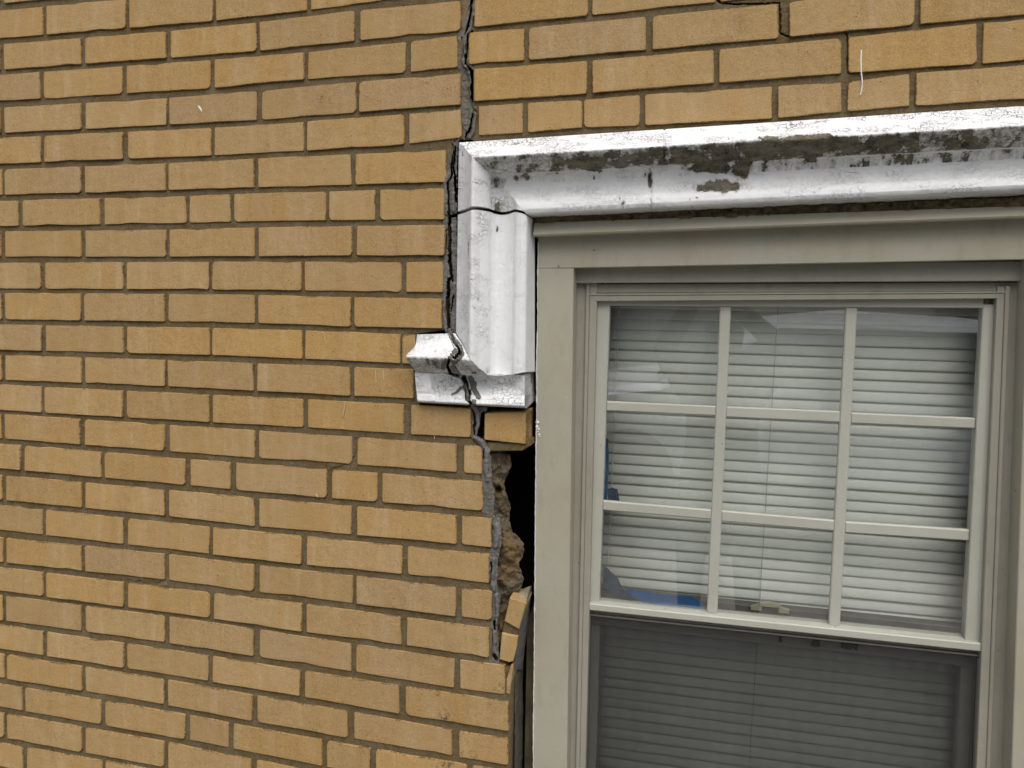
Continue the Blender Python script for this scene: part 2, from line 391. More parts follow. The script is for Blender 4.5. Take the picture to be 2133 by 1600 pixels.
# courses left of the crack, surveyed: (upper edge), (lower edge), bricks as (left, right)
LEFT = [
 ([(267,2),(450,-20),(647,-45),(840,-70)], [(267,61),(440,44),(640,21),(737,7),(850,-6)], [(267,444),(450,639),(647,838),(848,975)]),
 ([(267,75),(347,65),(535,47),(660,32),(750,21),(960,1)], [(267,130),(347,121),(541,106),(739,85),(958,64)], [(267,347),(355,535),(541,738),(750,960)]),
 ([(267,141),(438,125),(633,109),(845,87),(953,74)], [(267,196),(437,184),(641,165),(843,151),(952,140)], [(267,438),(447,634),(641,845),(855,953)]),
 ([(267,210),(350,204),(540,190),(660,179),(748,170),(960,153)], [(267,265),(350,260),(540,250),(742,234),(960,218)], [(267,347),(353,535),(545,742),(748,960)]),
 ([(267,276),(440,266),(636,253),(848,237),(955,228)], [(267,332),(440,324),(636,314),(846,300),(965,286)], [(267,440),(446,633),(639,842),(852,961)]),
 ([(267,344),(350,340),(535,330),(735,321),(930,312)], [(267,400),(350,396),(536,390),(735,385),(927,379)], [(267,345),(351,530),(537,732),(740,930)]),
 ([(267,412),(390,408),(487,404),(660,400),(786,395),(922,392)], [(267,468),(394,464),(488,462),(684,459),(925,457)], [(267,388),(394,480),(487,679),(685,781),(791,926)]),
 ([(267,479),(350,478.5),(535,474),(739,470.5),(927,469)], [(267,535),(535,534),(740,532),(924,532)], [(267,346),(353,531),(539,734),(743,927)]),
 ([(267,547),(440,545),(630,545),(840,546.5),(924,545)], [(267,603),(440,603),(632,605),(840,608.5),(922,609)], [(267,436),(442,628),(634,836),(846,923)]),
 ([(267,613),(350,612),(535,614.5),(734,619),(922,622)], [(267,669),(350,670),(535,673),(735,680.5),(921,684)], [(267,343),(350,531),(538,731),(738,921)]),
 ([(267,680),(440,683),(632,688),(836,696.5),(862,697)], [(267,736),(440,739.5),(632,747.5),(836,757),(862,759)], [(267,437),(442,630),(635,834),(838,866)]),
 ([(267,747),(346,750),(532,757),(660,761),(734,764.5),(862,769)], [(267,802),(346,804.5),(530,814),(734,824.5),(860,830)], [(267,344),(349,528),(536,730),(738,862)]),
 ([(267,815),(440,822.5),(637,831.5),(848,843),(980,851)], [(267,869),(440,879.5),(636,890),(848,904),(980,911)], [(267,436),(443,632),(641,841),(856,981)]),
 ([(267,879),(348,885),(535,897),(738,910.5),(958,925.5),(1003,930)], [(267,934),(347,939.5),(532,954),(738,967),(958,984),(1003,988)], [(267,343),(353,531),(539,733),(744,951),(966,1004)]),
 ([(267,946),(390,956.5),(483,963.5),(686,978),(791,986),(1006,1004)], [(267,1000),(390,1011),(486,1020),(686,1037.5),(790,1045.5),(1005,1064)], [(267,386),(396,480),(491,681),(691,786),(796,1006)]),
 ([(267,1014),(348,1020.5),(535,1038),(738,1055),(957,1074.5),(1025,1080)], [(267,1066),(348,1074.5),(534,1096.5),(739,1114),(955,1133),(1022,1140)], [(267,343),(352,530),(539,732),(744,951),(962,1024)]),
 ([(267,1079),(440,1098.5),(633,1117),(844,1138),(1019,1155)], [(267,1131),(439,1154),(633,1175.5),(843,1196),(1014,1214)], [(267,436),(444,628),(639,838),(849,1019)]),
 ([(267,1144),(347,1154),(535,1177),(739,1200),(955,1225),(1023,1232)], [(267,1201),(348,1207.5),(535,1233),(734,1256.5),(957,1284.5),(1022,1292)], [(267,343),(352,529),(540,735),(742,950),(961,1025)]),
 ([(267,1214),(440,1235),(631,1257.5),(842,1286),(1018,1309)], [(267,1265),(441,1287.5),(633,1316),(842,1343.5),(1018,1370)], [(267,437),(446,629),(638,836),(847,1019)]),
 ([(267,1274),(347,1283.5),(535,1311),(736,1342),(952,1374),(1058,1387)], [(267,1327),(349,1338.5),(535,1367.5),(736,1399),(953,1434),(1060,1448)], [(267,343),(353,529),(540,731),(741,947),(958,1052)]),
 ([(267,1340),(439,1366.5),(631,1397.5),(838,1429),(1060,1462)], [(267,1390),(438,1419),(630,1450.5),(838,1487),(1059,1523)], [(267,434),(443,626),(635,832),(845,1060)]),
 ([(267,1402),(346,1415.5),(530,1448.5),(730,1482.5),(948,1522),(1057,1539)], [(267,1456),(347,1468),(530,1502),(730,1537.5),(947,1575.5),(1057,1594)], [(267,342),(350,526),(536,724),(737,941),(956,1058)]),
 ([(267,1467),(390,1489),(480,1507),(675,1542),(778,1560.5),(940,1588),(1057,1607)], [(267,1519),(390,1540.5),(481,1558),(674,1596),(778,1614),(940,1642),(1057,1661)], [(267,386),(395,476),(486,671),(681,772),(783,972),(984,1057)]),
 ([(267,1531),(346,1545.5),(528,1583),(730,1622),(950,1660),(1057,1678)], [(267,1585),(346,1599),(528,1636),(730,1676),(950,1716),(1057,1734)], [(267,342),(350,523),(535,728),(740,935),(945,1056)]),
]
PITCHU, JOINT, PITCHV = .2032, .0095, .0677
def course(top, bot, spans, extend=True):
    first = True
    for (xl, xr) in spans:
        c = [pq(xl, lerp_ex(xl, top)), pq(xr, lerp_ex(xr, top)), pq(xr, lerp_ex(xr, bot)), pq(xl, lerp_ex(xl, bot))]
        if first and extend:
            # the brick cut by the left border of the survey, then the bricks further left
            ur, zt, zb = c[1][0], c[1][1], c[2][1]
            st = (c[1][1] - c[0][1]) / (c[1][0] - c[0][0]); sb = (c[2][1] - c[3][1]) / (c[2][0] - c[3][0])
            st = sb = max(min((st + sb) / 2, .012), -.012)
            k = 0
            while ur > -.62:
                Lb = PITCHU - JOINT; ul = ur - Lb; uo = c[1][0]
                z1, z2 = zt + st * (ur - uo), zb + sb * (ur - uo)
                brick([(ul, z1 - st * Lb), (ur, z1), (ur, z2), (ul, z2 - sb * Lb)])
                ur = ul - JOINT - random.uniform(-.002, .002)
        else:
            brick(c)
        first = False
for row in LEFT: course(*row)
# two more courses above and one below the survey, so the wall goes on past the frame
def shifted(row, dy, dx=0): 
    return ([(x, y + dy) for x, y in row[0]], [(x, y + dy) for x, y in row[1]], [(a + (dx if a != 267 else 0), b + dx) for a, b in row[2]])
course(*shifted(LEFT[1], -146)); course(*shifted(LEFT[0], -146)); 
course(*shifted(LEFT[22], 126)); course(*shifted(LEFT[21], 262))
# courses right of the crack, above the window (this part of the wall has dropped and turned a little)
RIGHT = [
 ([(985,-4),(1223,-37),(1490,-66),(1867,-104)], [(990,56),(1223,32),(1300,25),(1490,4),(1867,-36)], [(988,1225),(1233,1490),(1501,1760),(1772,1960)]),
 ([(975,67),(1092,59),(1346,35),(1600,11),(1650,4),(1867,-22)], [(975,135),(1101,125),(1346,104),(1600,82),(1760,65),(1867,55)], [(976,1092),(1101,1346),(1359,1622),(1644,1905)]),
 ([(985,144),(1223,127),(1488,104),(1600,94),(1767,78),(1867,67)], [(985,211),(1222,195),(1486,173),(1600,167),(1767,152),(1867,145)], [(987,1223),(1234,1487),(1498,1753),(1767,2035)]),
 ([(997,221),(1099,214),(1215,208),(1343,197),(1608,180),(1753,172),(1867,157)], [(997,282),(1099,276),(1212,266),(1343,261),(1606,247),(1753,233),(1867,223)], [(997,1089),(1099,1213),(1216,1333),(1343,1608),(1621,1753),(1765,1895)]),
]
def rcourse(top, bot, spans):
    for (xl, xr) in spans:
        last = c = [pq(xl, lerp_ex(xl, top)), pq(xr, lerp_ex(xr, top)), pq(xr, lerp_ex(xr, bot)), pq(xl, lerp_ex(xl, bot))]
        brick(c)
    ul = last[1][0] + JOINT; s = .034; zt, zb = last[1][1], last[2][1]
    while ul < 1.75:
        ur = ul + PITCHU - JOINT
        brick([(ul, zt + s * (ul - last[1][0])), (ur, zt + s * (ur - last[1][0])), (ur, zb + s * (ur - last[1][0])), (ul, zb + s * (ul - last[1][0]))])
        ul = ur + JOINT
for row in RIGHT: rcourse(*row)
rcourse(*shifted(RIGHT[1], -152)); rcourse(*shifted(RIGHT[0], -152))
# the brick under the label stop, right of the crack, its corner turned to the window
o = brick([pq(1010, 861), pq(1097, 858), pq(1096, 925), pq(1008, 916)], y0=-.001, depth=.06, rr=.0022)
o['label'] = 'orange tan brick hanging over the dark hole'

q = MB(); q.prism([pq(1054,1446), pq(1061,1447), pq(1069,1385), pq(1064,1386), pq(1055,1416)], .001, .08, .0015); o = q.build('brick', BRICK, wall); o['label'] = 'split off corner sliver of a brick beside the dark gap'
# wall on the far side of the window, out of the frame
ZR = [k for k in range(21)]
for k in ZR:
    z1 = 1.86 - PITCHV * k; z0_ = z1 - PITCHV + JOINT; off = (0 if k % 2 else -.1016)
    for m_ in range(2):
        ua = max(1.705 if k > 7 else 1.83, 1.705 + off + PITCHU * m_); ub = 1.705 + off + PITCHU * (m_ + 1) - JOINT
        if ub - ua > .03: brick([(ua, z1), (ub, z1), (ub, z0_), (ua, z0_)])
mb = MB(); mb.box((1.70, .004, .3), (2.1, .095, 1.80)); mb.build('mortar_bed', MORTAR, wall)
# --- mortar bed: a sheet a few millimetres behind the brick faces
def sheet(name, rows, cols, fn, mat, parent, attrs=None, smooth=True):
    """grid mesh; fn(i,j) -> (Vector, {attr})"""
    V = []; A = {k: [] for k in (attrs or [])}
    for i in range(rows):
        for j in range(cols):
            v, a = fn(i, j); V.append(v)
            for k in A: A[k].append(a.get(k, 0.0))
    F = [(i * cols + j + 1, i * cols + j, (i + 1) * cols + j, (i + 1) * cols + j + 1) for i in range(rows - 1) for j in range(cols - 1)]
    return mesh_obj(name, V, F, mat, parent, smooth, A)
EDGE = [(-180, 978), (20, 977), (60, 962), (150, 963), (215, 963), (240, 957), (285, 968), (298, 944), (335, 938), (370, 924), (600, 924), (690, 930), (692, 873), (849, 873), (851, 978), (915, 986), (925, 1000), (935, 1006), (1000, 1007), (1070, 1007), (1080, 1022), (1110, 1026), (1180, 1019), (1240, 1025), (1300, 1024), (1375, 1022), (1388, 1024), (1392, 1064), (1440, 1064), (1600, 1060), (1900, 1056)]
def wm(i, j, nr=260, nc=90):
    y = -180 + (1900 + 180) * i / (nr - 1); e = ip(y, EDGE); x0 = -560
    if j >= nc - 4:                                   # the broken edge turns into the wall
        v = P(e, y, 0); v.y = .0065 + (.028 if y > 1390 else .0) * (j - nc + 4); return v, {}
    x = x0 + (e - x0) * (j / (nc - 4.001)) ** .9
    v = P(x, y, 0); v.y = .0032 + .0014 * fbm(v, 28) + .0006 * nz(v, 160); return v, {}
sheet('mortar_bed', 260, 90, wm, MORTAR, wall)
STEPCRACK = [(1490,-4,3),(1500,6,3),(1530,9,2.4),(1600,8,2),(1624,6,1.8),(1625,70,2),(1640,76,1.8),(1758,65,1.7),(1764,72,1.8),(1767,100,2.2),(1765,130,2),(1767,152,2),(1880,144,1.6)]
def wr_sheet(x0, x1, st, crack):
    nr = int(500 / st) if crack else 60; nc = int((x1 - x0) / st) + 1; V = []
    ex = [(986, 306), (1867, 249)]
    XX = np.zeros((nr, nc)); YY = np.zeros((nr, nc))
    for j in range(nc):
        x = x0 + (x1 - x0) * j / (nc - 1); yb = lerp_ex(x, ex); XX[:, j] = x; YY[:, j] = np.linspace(-190, yb, nr)
    dz = np.zeros((nr, nc))
    if crack:
        jx = np.array([[1.1 * noise.noise((XX[i, j] * .09, YY[i, j] * .09, 1)) for j in range(nc)] for i in range(nr)])
        d, wd = polydist(XX + jx, YY + jx, STEPCRACK); k = np.clip(2.2 - 1.6 * d / (wd * .5), 0, 1); dz = .014 * k
    for i in range(nr):
        for j in range(nc):
            v = P(XX[i, j], YY[i, j], 0); V.append(P(XX[i, j], YY[i, j], .0034 + .0014 * fbm(v, 28, 3) + .0006 * nz(v, 160) + dz[i, j]))
    F = [(i * nc + j + 1, i * nc + j, (i + 1) * nc + j, (i + 1) * nc + j + 1) for i in range(nr - 1) for j in range(nc - 1)]
    mesh_obj('mortar_bed', V, F, MORTAR, wall, True)
wr_sheet(986, 1470, 8, False); wr_sheet(1470, 1890, 1.9, True); wr_sheet(1890, 2520, 10, False)

# --- sealed crack
def zone(y0, y1, L, R, base, ridges=(), grooves=(), lumps=.0020, step=1.5, lil=0.0, mat=SEAL, name='crack_sealant', tan=0.0, dgroove=.07, parent=None, swap=False, rag=1.3):
    nr = int((y1 - y0) / step) + 1; wmax = max(ip(y, R) - ip(y, L) for y in np.linspace(y0, y1, 60)); nc = max(6, int(wmax / step) + 1)
    ys = np.linspace(y0, y1, nr); X = np.zeros((nr, nc)); Y = np.repeat(ys[:, None], nc, 1)
    for i, y in enumerate(ys):
        l, r = ip(y, L) + rag * (noise.noise((y * .11, 3, base * 99)) * 2 + noise.noise((y * .4, 8, 1))), ip(y, R) + rag * (noise.noise((y * .12, 13, base * 99)) * 2 + noise.noise((y * .4, 18, 1))); X[i] = np.linspace(l, r, nc)
    if swap: X, Y = Y[:, ::-1].copy(), X[:, ::-1].copy()
    D = np.full(X.shape, float(base)); LI = np.full(X.shape, lil)
    W3 = [[P(X[i, j], Y[i, j]) for j in range(nc)] for i in range(nr)]
    N = np.array([[fbm(W3[i][j], 45, 5) + .5 * nz(W3[i][j], 190) for j in range(nc)] for i in range(nr)])
    jx = np.array([[nz(W3[i][j], 60, 31) + .8 * nz(W3[i][j], 170, 31) for j in range(nc)] for i in range(nr)]) * 2.2
    D -= lumps * N
    for pts, h in ridges:
        d, wd = polydist(X + jx, Y, pts); k = np.clip(1 - (d / (wd * .5 + .01)) ** 2, 0, 1) ** .5
        D -= h * k; LI = np.maximum(LI, np.clip(k * 1.0, 0, .45))
    for pts in grooves:
        d, wd = polydist(X + jx, Y + jx, pts); k = np.clip(2.2 - 1.6 * d / (wd * .5 + .01), 0, 1)
        D += dgroove * k
    V = []; 
    for i in range(nr):
        for j in range(nc):
            V.append(P(X[i, j], Y[i, j], D[i, j]))
    F = [(i * nc + j + 1, i * nc + j, (i + 1) * nc + j, (i + 1) * nc + j + 1) for i in range(nr - 1) for j in range(nc - 1)]
    return mesh_obj(name, V, F, mat, parent or wall, True, {'lilac': LI.ravel(), 'tan': np.full(len(V), tan)})
zone(-120, 291, [(-120,974),(-30,975),(0,975),(25,974),(55,965),(65,955),(80,953),(135,951),(150,960),(215,960),(228,953),(250,960),(270,966),(291,966)],
     [(-120,991),(0,990),(20,990),(60,989),(68,978),(130,978),(145,989),(210,989),(225,999),(280,999),(291,988)], .0035,
     ridges=[([(988,-120,6),(988,10,6),(986,30,6),(983,50,6.5),(977,65,7),(970,72,6),(966,100,7),(964,125,7),(967,137,7),(976,143,7),(979,160,6),(981,200,7),(988,220,7),(992,228,6)], .0065),
             ([(982,232,5),(978,250,6),(974,268,6),(972,286,6)], .004), ([(990,235,6),(989,255,7),(984,272,8),(979,286,8)], .006)],
     grooves=[[(987,-120,4),(984,0,5),(981,10,4.5),(980,35,4),(975,55,3.5),(968,70,2)], [(962,78,2),(963,100,3.4),(964,120,2)], [(974,76,2),(972,110,2),(970,134,2.4)],
              [(973,137,2),(983,150,6),(986,175,8),(985,205,7),(990,217,6)], [(997,220,4),(997,250,6),(995,275,5),(988,286,3)], [(984,236,1.5),(981,255,2.4),(979,268,2),(972,278,2.4),(970,288,2)]], tan=.35)
zone(284, 702, [(284,946),(298,940),(330,934),(350,928),(365,924),(375,921),(400,920),(430,925),(450,919),(470,925),(560,923),(600,920),(640,920),(670,921),(690,927),(702,932)],
     [(284,962),(300,953),(440,951),(700,953),(702,953)], .003,
     ridges=[([(928,370,8),(928,410,8),(930,445,6)], .0035), ([(945,395,6),(944,440,6)], .003), ([(941,470,6),(943,560,6)], .003), ([(946,590,5),(943,640,6),(944,690,5)], .003), ([(926,600,8),(925,650,8),(929,690,8)], .003)],
     grooves=[[(947,293,5),(951,291,4)], [(942,300,2),(941,363,2.5),(933,381,2.6),(934,400,2.4),(934,418,3),(936,451,4),(937,487,4.4),(937.5,514,5),(937,548,5.5),(941,572,4),(944,587,2.5)],
              [(943,580,2.5),(935,582,4),(934,599,5),(933,624,5.5),(932,649,7),(935,674,5),(937,690,4)], [(947,305,3),(945.5,350,2.6),(949,385,3),(951,420,2.6)],
              [(936,451,3),(945,449,4),(953,448,4)], [(930,480,1.6),(929,520,1.4)], [(944,615,1.4),(941,650,1.6)]])
zone(848, 932, [(848,976),(858,980),(911,980),(920,984),(932,1000)], [(848,1014),(862,1012),(925,1011),(932,1014)], .006,
     ridges=[([(994,858,9),(996,885,9),(992,912,8)], .006)], grooves=[[(986,852,2.5),(989,880,3),(986,908,3)], [(1007,862,6),(1005,885,8),(1001,912,12),(1007,922,10)]])
zone(906, 1086, [(906,978),(915,985),(930,1002),(1000,1003),(1066,1004),(1086,1010)], [(906,992),(918,1010),(935,1020),(960,1024),(1000,1024),(1020,1030),(1070,1028),(1086,1024)], .0015,
     ridges=[([(988,912,9),(1003,922,9),(1012,940,12),(1012,965,13),(1013,985,12),(1015,1000,9)], .0055)], grooves=[[(1009,935,1.2),(1008,955,1.4)]], lil=.1, tan=.2)
zone(1078, 1388, [(1078,1026),(1110,1024),(1180,1016),(1212,1014),(1240,1024),(1300,1022),(1320,1018),(1388,1020)], [(1078,1040),(1120,1046),(1165,1038),(1215,1036),(1240,1042),(1300,1038),(1330,1037),(1375,1040),(1388,1042)], .004,
     ridges=[([(1034,1095,11),(1036,1120,14),(1032,1140,8)], .006), ([(1028,1165,9),(1024,1190,13),(1023,1210,10),(1029,1230,7)], .0075), ([(1034,1240,9),(1036,1270,10),(1034,1300,8)], .006), ([(1028,1318,7),(1030,1350,9),(1033,1368,9)], .005)],
     grooves=[[(1026,1095,2),(1024,1128,2.4)], [(1024,1172,2),(1020,1228,2)], [(1031,1296,4),(1030,1310,2)], [(1023,1312,2.6),(1021,1345,3),(1022,1375,2.6)], [(1029,1364,5),(1033,1372,5)]], lil=.12)
# hairline cracks stepping through the joints of the left part
zone(830, 922, [(830,850),(845,842),(922,842)], [(830,866),(842,858),(908,857),(922,857)], .0022, grooves=[[(862,832,2),(857,842,2.4),(856,880,2.6),(855,905,2.4),(850,916,2)]], step=1.2, mat=MORTAR, name='mortar_patch', rag=0, lumps=.0012, dgroove=.03)
zone(906, 975, [(906,734),(975,733)], [(906,745),(975,745)], .0022, grooves=[[(744,912,1.5),(743,945,2),(737,952,2),(733,964,2),(720,972,2)]], step=1.2, mat=MORTAR, name='mortar_patch', rag=0, lumps=.0012, dgroove=.03)
zone(680, 735, [(680,963),(735,967)], [(680,979),(735,982)], .0022, grooves=[[(735,963,2),(722,968,2),(706,974,2),(690,978,2)]], step=1.2, mat=MORTAR, name='mortar_patch', rag=0, lumps=.0012, dgroove=.03, swap=True)
zone(267, 440, [(267,1131),(440,1154)], [(267,1144),(350,1154),(440,1164)], .0022, grooves=[[(436,1153,2.4),(400,1151,2),(362,1146,2.6),(355,1156,2.4),(352,1163,2)]], step=1.2, mat=MORTAR, name='mortar_patch', rag=0, lumps=.0012, dgroove=.03, swap=True)
zone(262, 352, [(262,1200),(352,1208)], [(262,1214),(352,1224)], .0022, grooves=[[(262,1209,2.4),(300,1214,2),(332,1217,3),(343,1206,2.6)]], step=1.2, mat=MORTAR, name='mortar_patch', rag=0, lumps=.0012, dgroove=.03, swap=True)
# patch mortar smeared along the top of the hood
zone(225, 312, [(225,960),(312,960)], [(225,964),(312,964)], .004) if False else None

# --- rubble core seen in the hole
RUBL = [(918,1002),(940,1012),(1000,1018),(1080,1026),(1200,1034),(1280,1034),(1400,1026)]
RUBR = [(918,1040),(935,1045),(948,1062),(965,1066),(985,1060),(1000,1052),(1005,1050),(1022,1052),(1028,1056),(1040,1059),(1055,1064),(1070,1061),(1095,1063),(1108,1068),(1116,1078),(1126,1086),(1132,1091),(1148,1092),(1160,1088),(1172,1081),(1182,1082),(1190,1087),(1206,1090),(1218,1089),(1236,1078),(1250,1068),(1300,1056),(1340,1048),(1380,1042),(1400,1040)]
def rub(i, j, nr=240, nc=34):
    y = 916 + (1398 - 916) * i / (nr - 1); l, r = ip(y, RUBL), ip(y, RUBR); t = j / (nc - 1)
    r += 2.2 * nz((y * .09, 0, 3)) + 1.5 * nz((y * .3, 0, 5)); x = l + (r - l) * min(t * 1.15, 1)
    v = P(x, y, .028)
    b = .024 + .020 * fbm(v, 17, 9) + .004 * nz(v, 85, 2) + .0016 * nz(v, 260, 2) + .022 * max(0, t - .45) + .01 * abs(nz(v, 34, 5))
    vd_ = noise.voronoi(v * 42)[0]; b += .012 * (vd_[1] - vd_[0]) - .006 + .004 * noise.voronoi(v * 120)[0][0]
    if y < 945: b += .05 * (945 - y) / 30
    d = math.hypot(x - 1038, (y - 1020) * .9)
    if d < 9: b += .03 * (1 - d / 9)
    if t > .9: b += .10 * (t - .9) / .1
    return P(x, y, b), {}
sheet('rubble_core', 240, 34, rub, RUBBLE, wall)
# mortar scrap under the hanging brick
mb = MB(); mb.prism([pq(1020, 938, .02), pq(1092, 936, .02), pq(1108, 926, .02), pq(1106, 918, .02), pq(1018, 918, .02)][::1], .004, .06, .003)
mb.build('mortar_scrap', MORTAR, wall)
# smear of grey mortar down the brick ends at the lower reveal
def rev(i, j, nr=110, nc=8):
    y = 1385 + (1760 - 1385) * i / (nr - 1); t = j / (nc - 1)
    v = P(1064 - 2 * (y - 1385) / 375, y, 0); v.x += .0012 + .004 * (t ** 2) + .0022 * fbm(v, 38, t * 2); v.y = .03 + .052 * t
    return v, {'tan': .2}
sheet('mortar_smear', 110, 8, rev, SEAL, wall, ['tan', 'lilac'])
# back-up masonry closing the cavity, with one dark slab added for its shade
def closed(name, a, b, mat, par): q = MB(); q.box(a, b); return q.build(name, mat, par)
closed('masonry_and_shade_backing', (.60, .36, .2), (.80, .40, 1.78), DARK, wall)
closed('masonry_and_shade_backing', (.595, .10, .2), (.60, .36, 1.78), RUBBLE, wall)
closed('masonry_and_shade_backing', (-.9, .10, .05), (.60, .24, 2.75), RUBBLE, wall)
closed('masonry_and_shade_backing', (.60, .10, 1.80), (2.0, .24, 2.75), RUBBLE, wall)

# ------------------------------------------------------------------ white hood mould
hood = thing('window_hood', 'white painted stone hood mould over the window, flaking and cracked at its corner', 'hood mould', P(1040, 600))
# strings of the profile: (corner), (drop bottom), (head right), projection
S = [((956, 297), (950, 694), (1867, 238), .000), ((983, 326), (978, 748), (1867, 275), .056), ((1022, 363), (1019, 785), (1867, 319), .018),
     ((1026, 367), (1023, 789), (1867, 323), .005), ((1073, 418), (1068, 829), (1867, 381), .016), ((1096, 446), (1092, 849), (1867, 407), .021), ((1114, 456), (1114, 850), (1867, 423), -.045)]
STOP_L = [((869, 697), .004), ((843, 741), .056), ((866, 773), .010), ((867, 776), .005), ((868, 822), .014), ((869, 837), .020), ((874, 840), -.03)]
NSUB = [12, 12, 2, 16, 7, 6]
UEND = 1.78
def prof_pts(get):
    """resample the seven strings across the profile, with a hollow between strings 3 and 4"""
    out = []
    for k in range(6):
        a, b = get(k), get(k + 1)
        for s in range(NSUB[k]):
            t = s / NSUB[k]; v = a.lerp(b, t)
            if k == 3: v.y += .013 * math.sin(math.pi * t) ** .8 + .009 * t ** 5
            if k == 0: v.y += .006 * math.sin(math.pi * t)
            if k == 1: v.y -= .003 * math.sin(math.pi * t)
            out.append(v)
    out.append(get(6)); return out
def kfrac():
    o = []
    for k in range(6):
        for s in range(NSUB[k]): o.append(k + s / NSUB[k])
    return o + [6.0]
KF = kfrac(); NP = len(KF)
SB = [P(948,694,0), P(978,748,-.056), P(1019,785,-.018), P(1093,779,-.013), P(1093,829,-.016), P(1093,849,-.025), P(1096,851,.03)]   # right ends of the label stop
BL_ = [S[0][1], S[1][1], S[2][1], (1024, 788), (1067, 781), (1092, 776), (1114, 775)]
COR = [P(s[0][0], s[0][1], -s[3]) for s in S]; BOT = [P(b[0], b[1], -s[3]) for b, s in zip(BL_, S)]; RGTP = []
for k, s in enumerate(S):
    a, b = COR[k], P(s[2][0], s[2][1], -s[3]); t = (COR[6].x + 1.69 - 2 * a.x + 0) / (b.x - a.x); RGTP.append(a.lerp(b, t))
STL = [P(q[0][0], q[0][1], -q[1]) for q in STOP_L]
YC = [(940, 449), (957, 443), (970, 439), (983, 433), (1000, 434), (1018, 437), (1030, 442), (1045, 445), (1060, 443), (1073, 438), (1086, 441), (1100, 445), (1108, 449), (1120, 456)]
PEELS = [  # (x, y, rx, ry, strength)
 (1210,338,52,15,1.0),(1290,341,24,8,.95),(1340,336,26,12,.95),(1345,322,30,9,.7),(1430,322,34,20,.95),(1385,318,22,12,.6),(1510,322,34,20,1.0),(1590,312,58,22,1.0),(1640,306,60,22,1.0),(1720,303,60,20,1.0),(1850,298,60,20,.9),(1790,304,50,12,.8),(1990,290,90,16,.6),
 (1480,350,60,10,1.0),(1545,352,26,22,.95),(1500,388,52,14,.75),(1355,375,6,16,.7),(1038,382,20,16,.55),(1088,368,26,10,.5),(1690,332,12,8,.8),
 (1045,430,30,14,.3),(905,757,40,14,.36),(1000,770,30,12,.3)]
CRACKS_STOP = [[(938,688,4),(945,712,4),(955,725,4),(958,735,6),(948,745,4),(940,748,2)], [(936,750,3),(931,762,4),(939,778,4),(955,785,3)],
               [(966,786,9),(971,800,8),(974,815,5),(972,830,5),(984,846,5),(990,858,4)], [(979,815,3),(977,830,3)]]
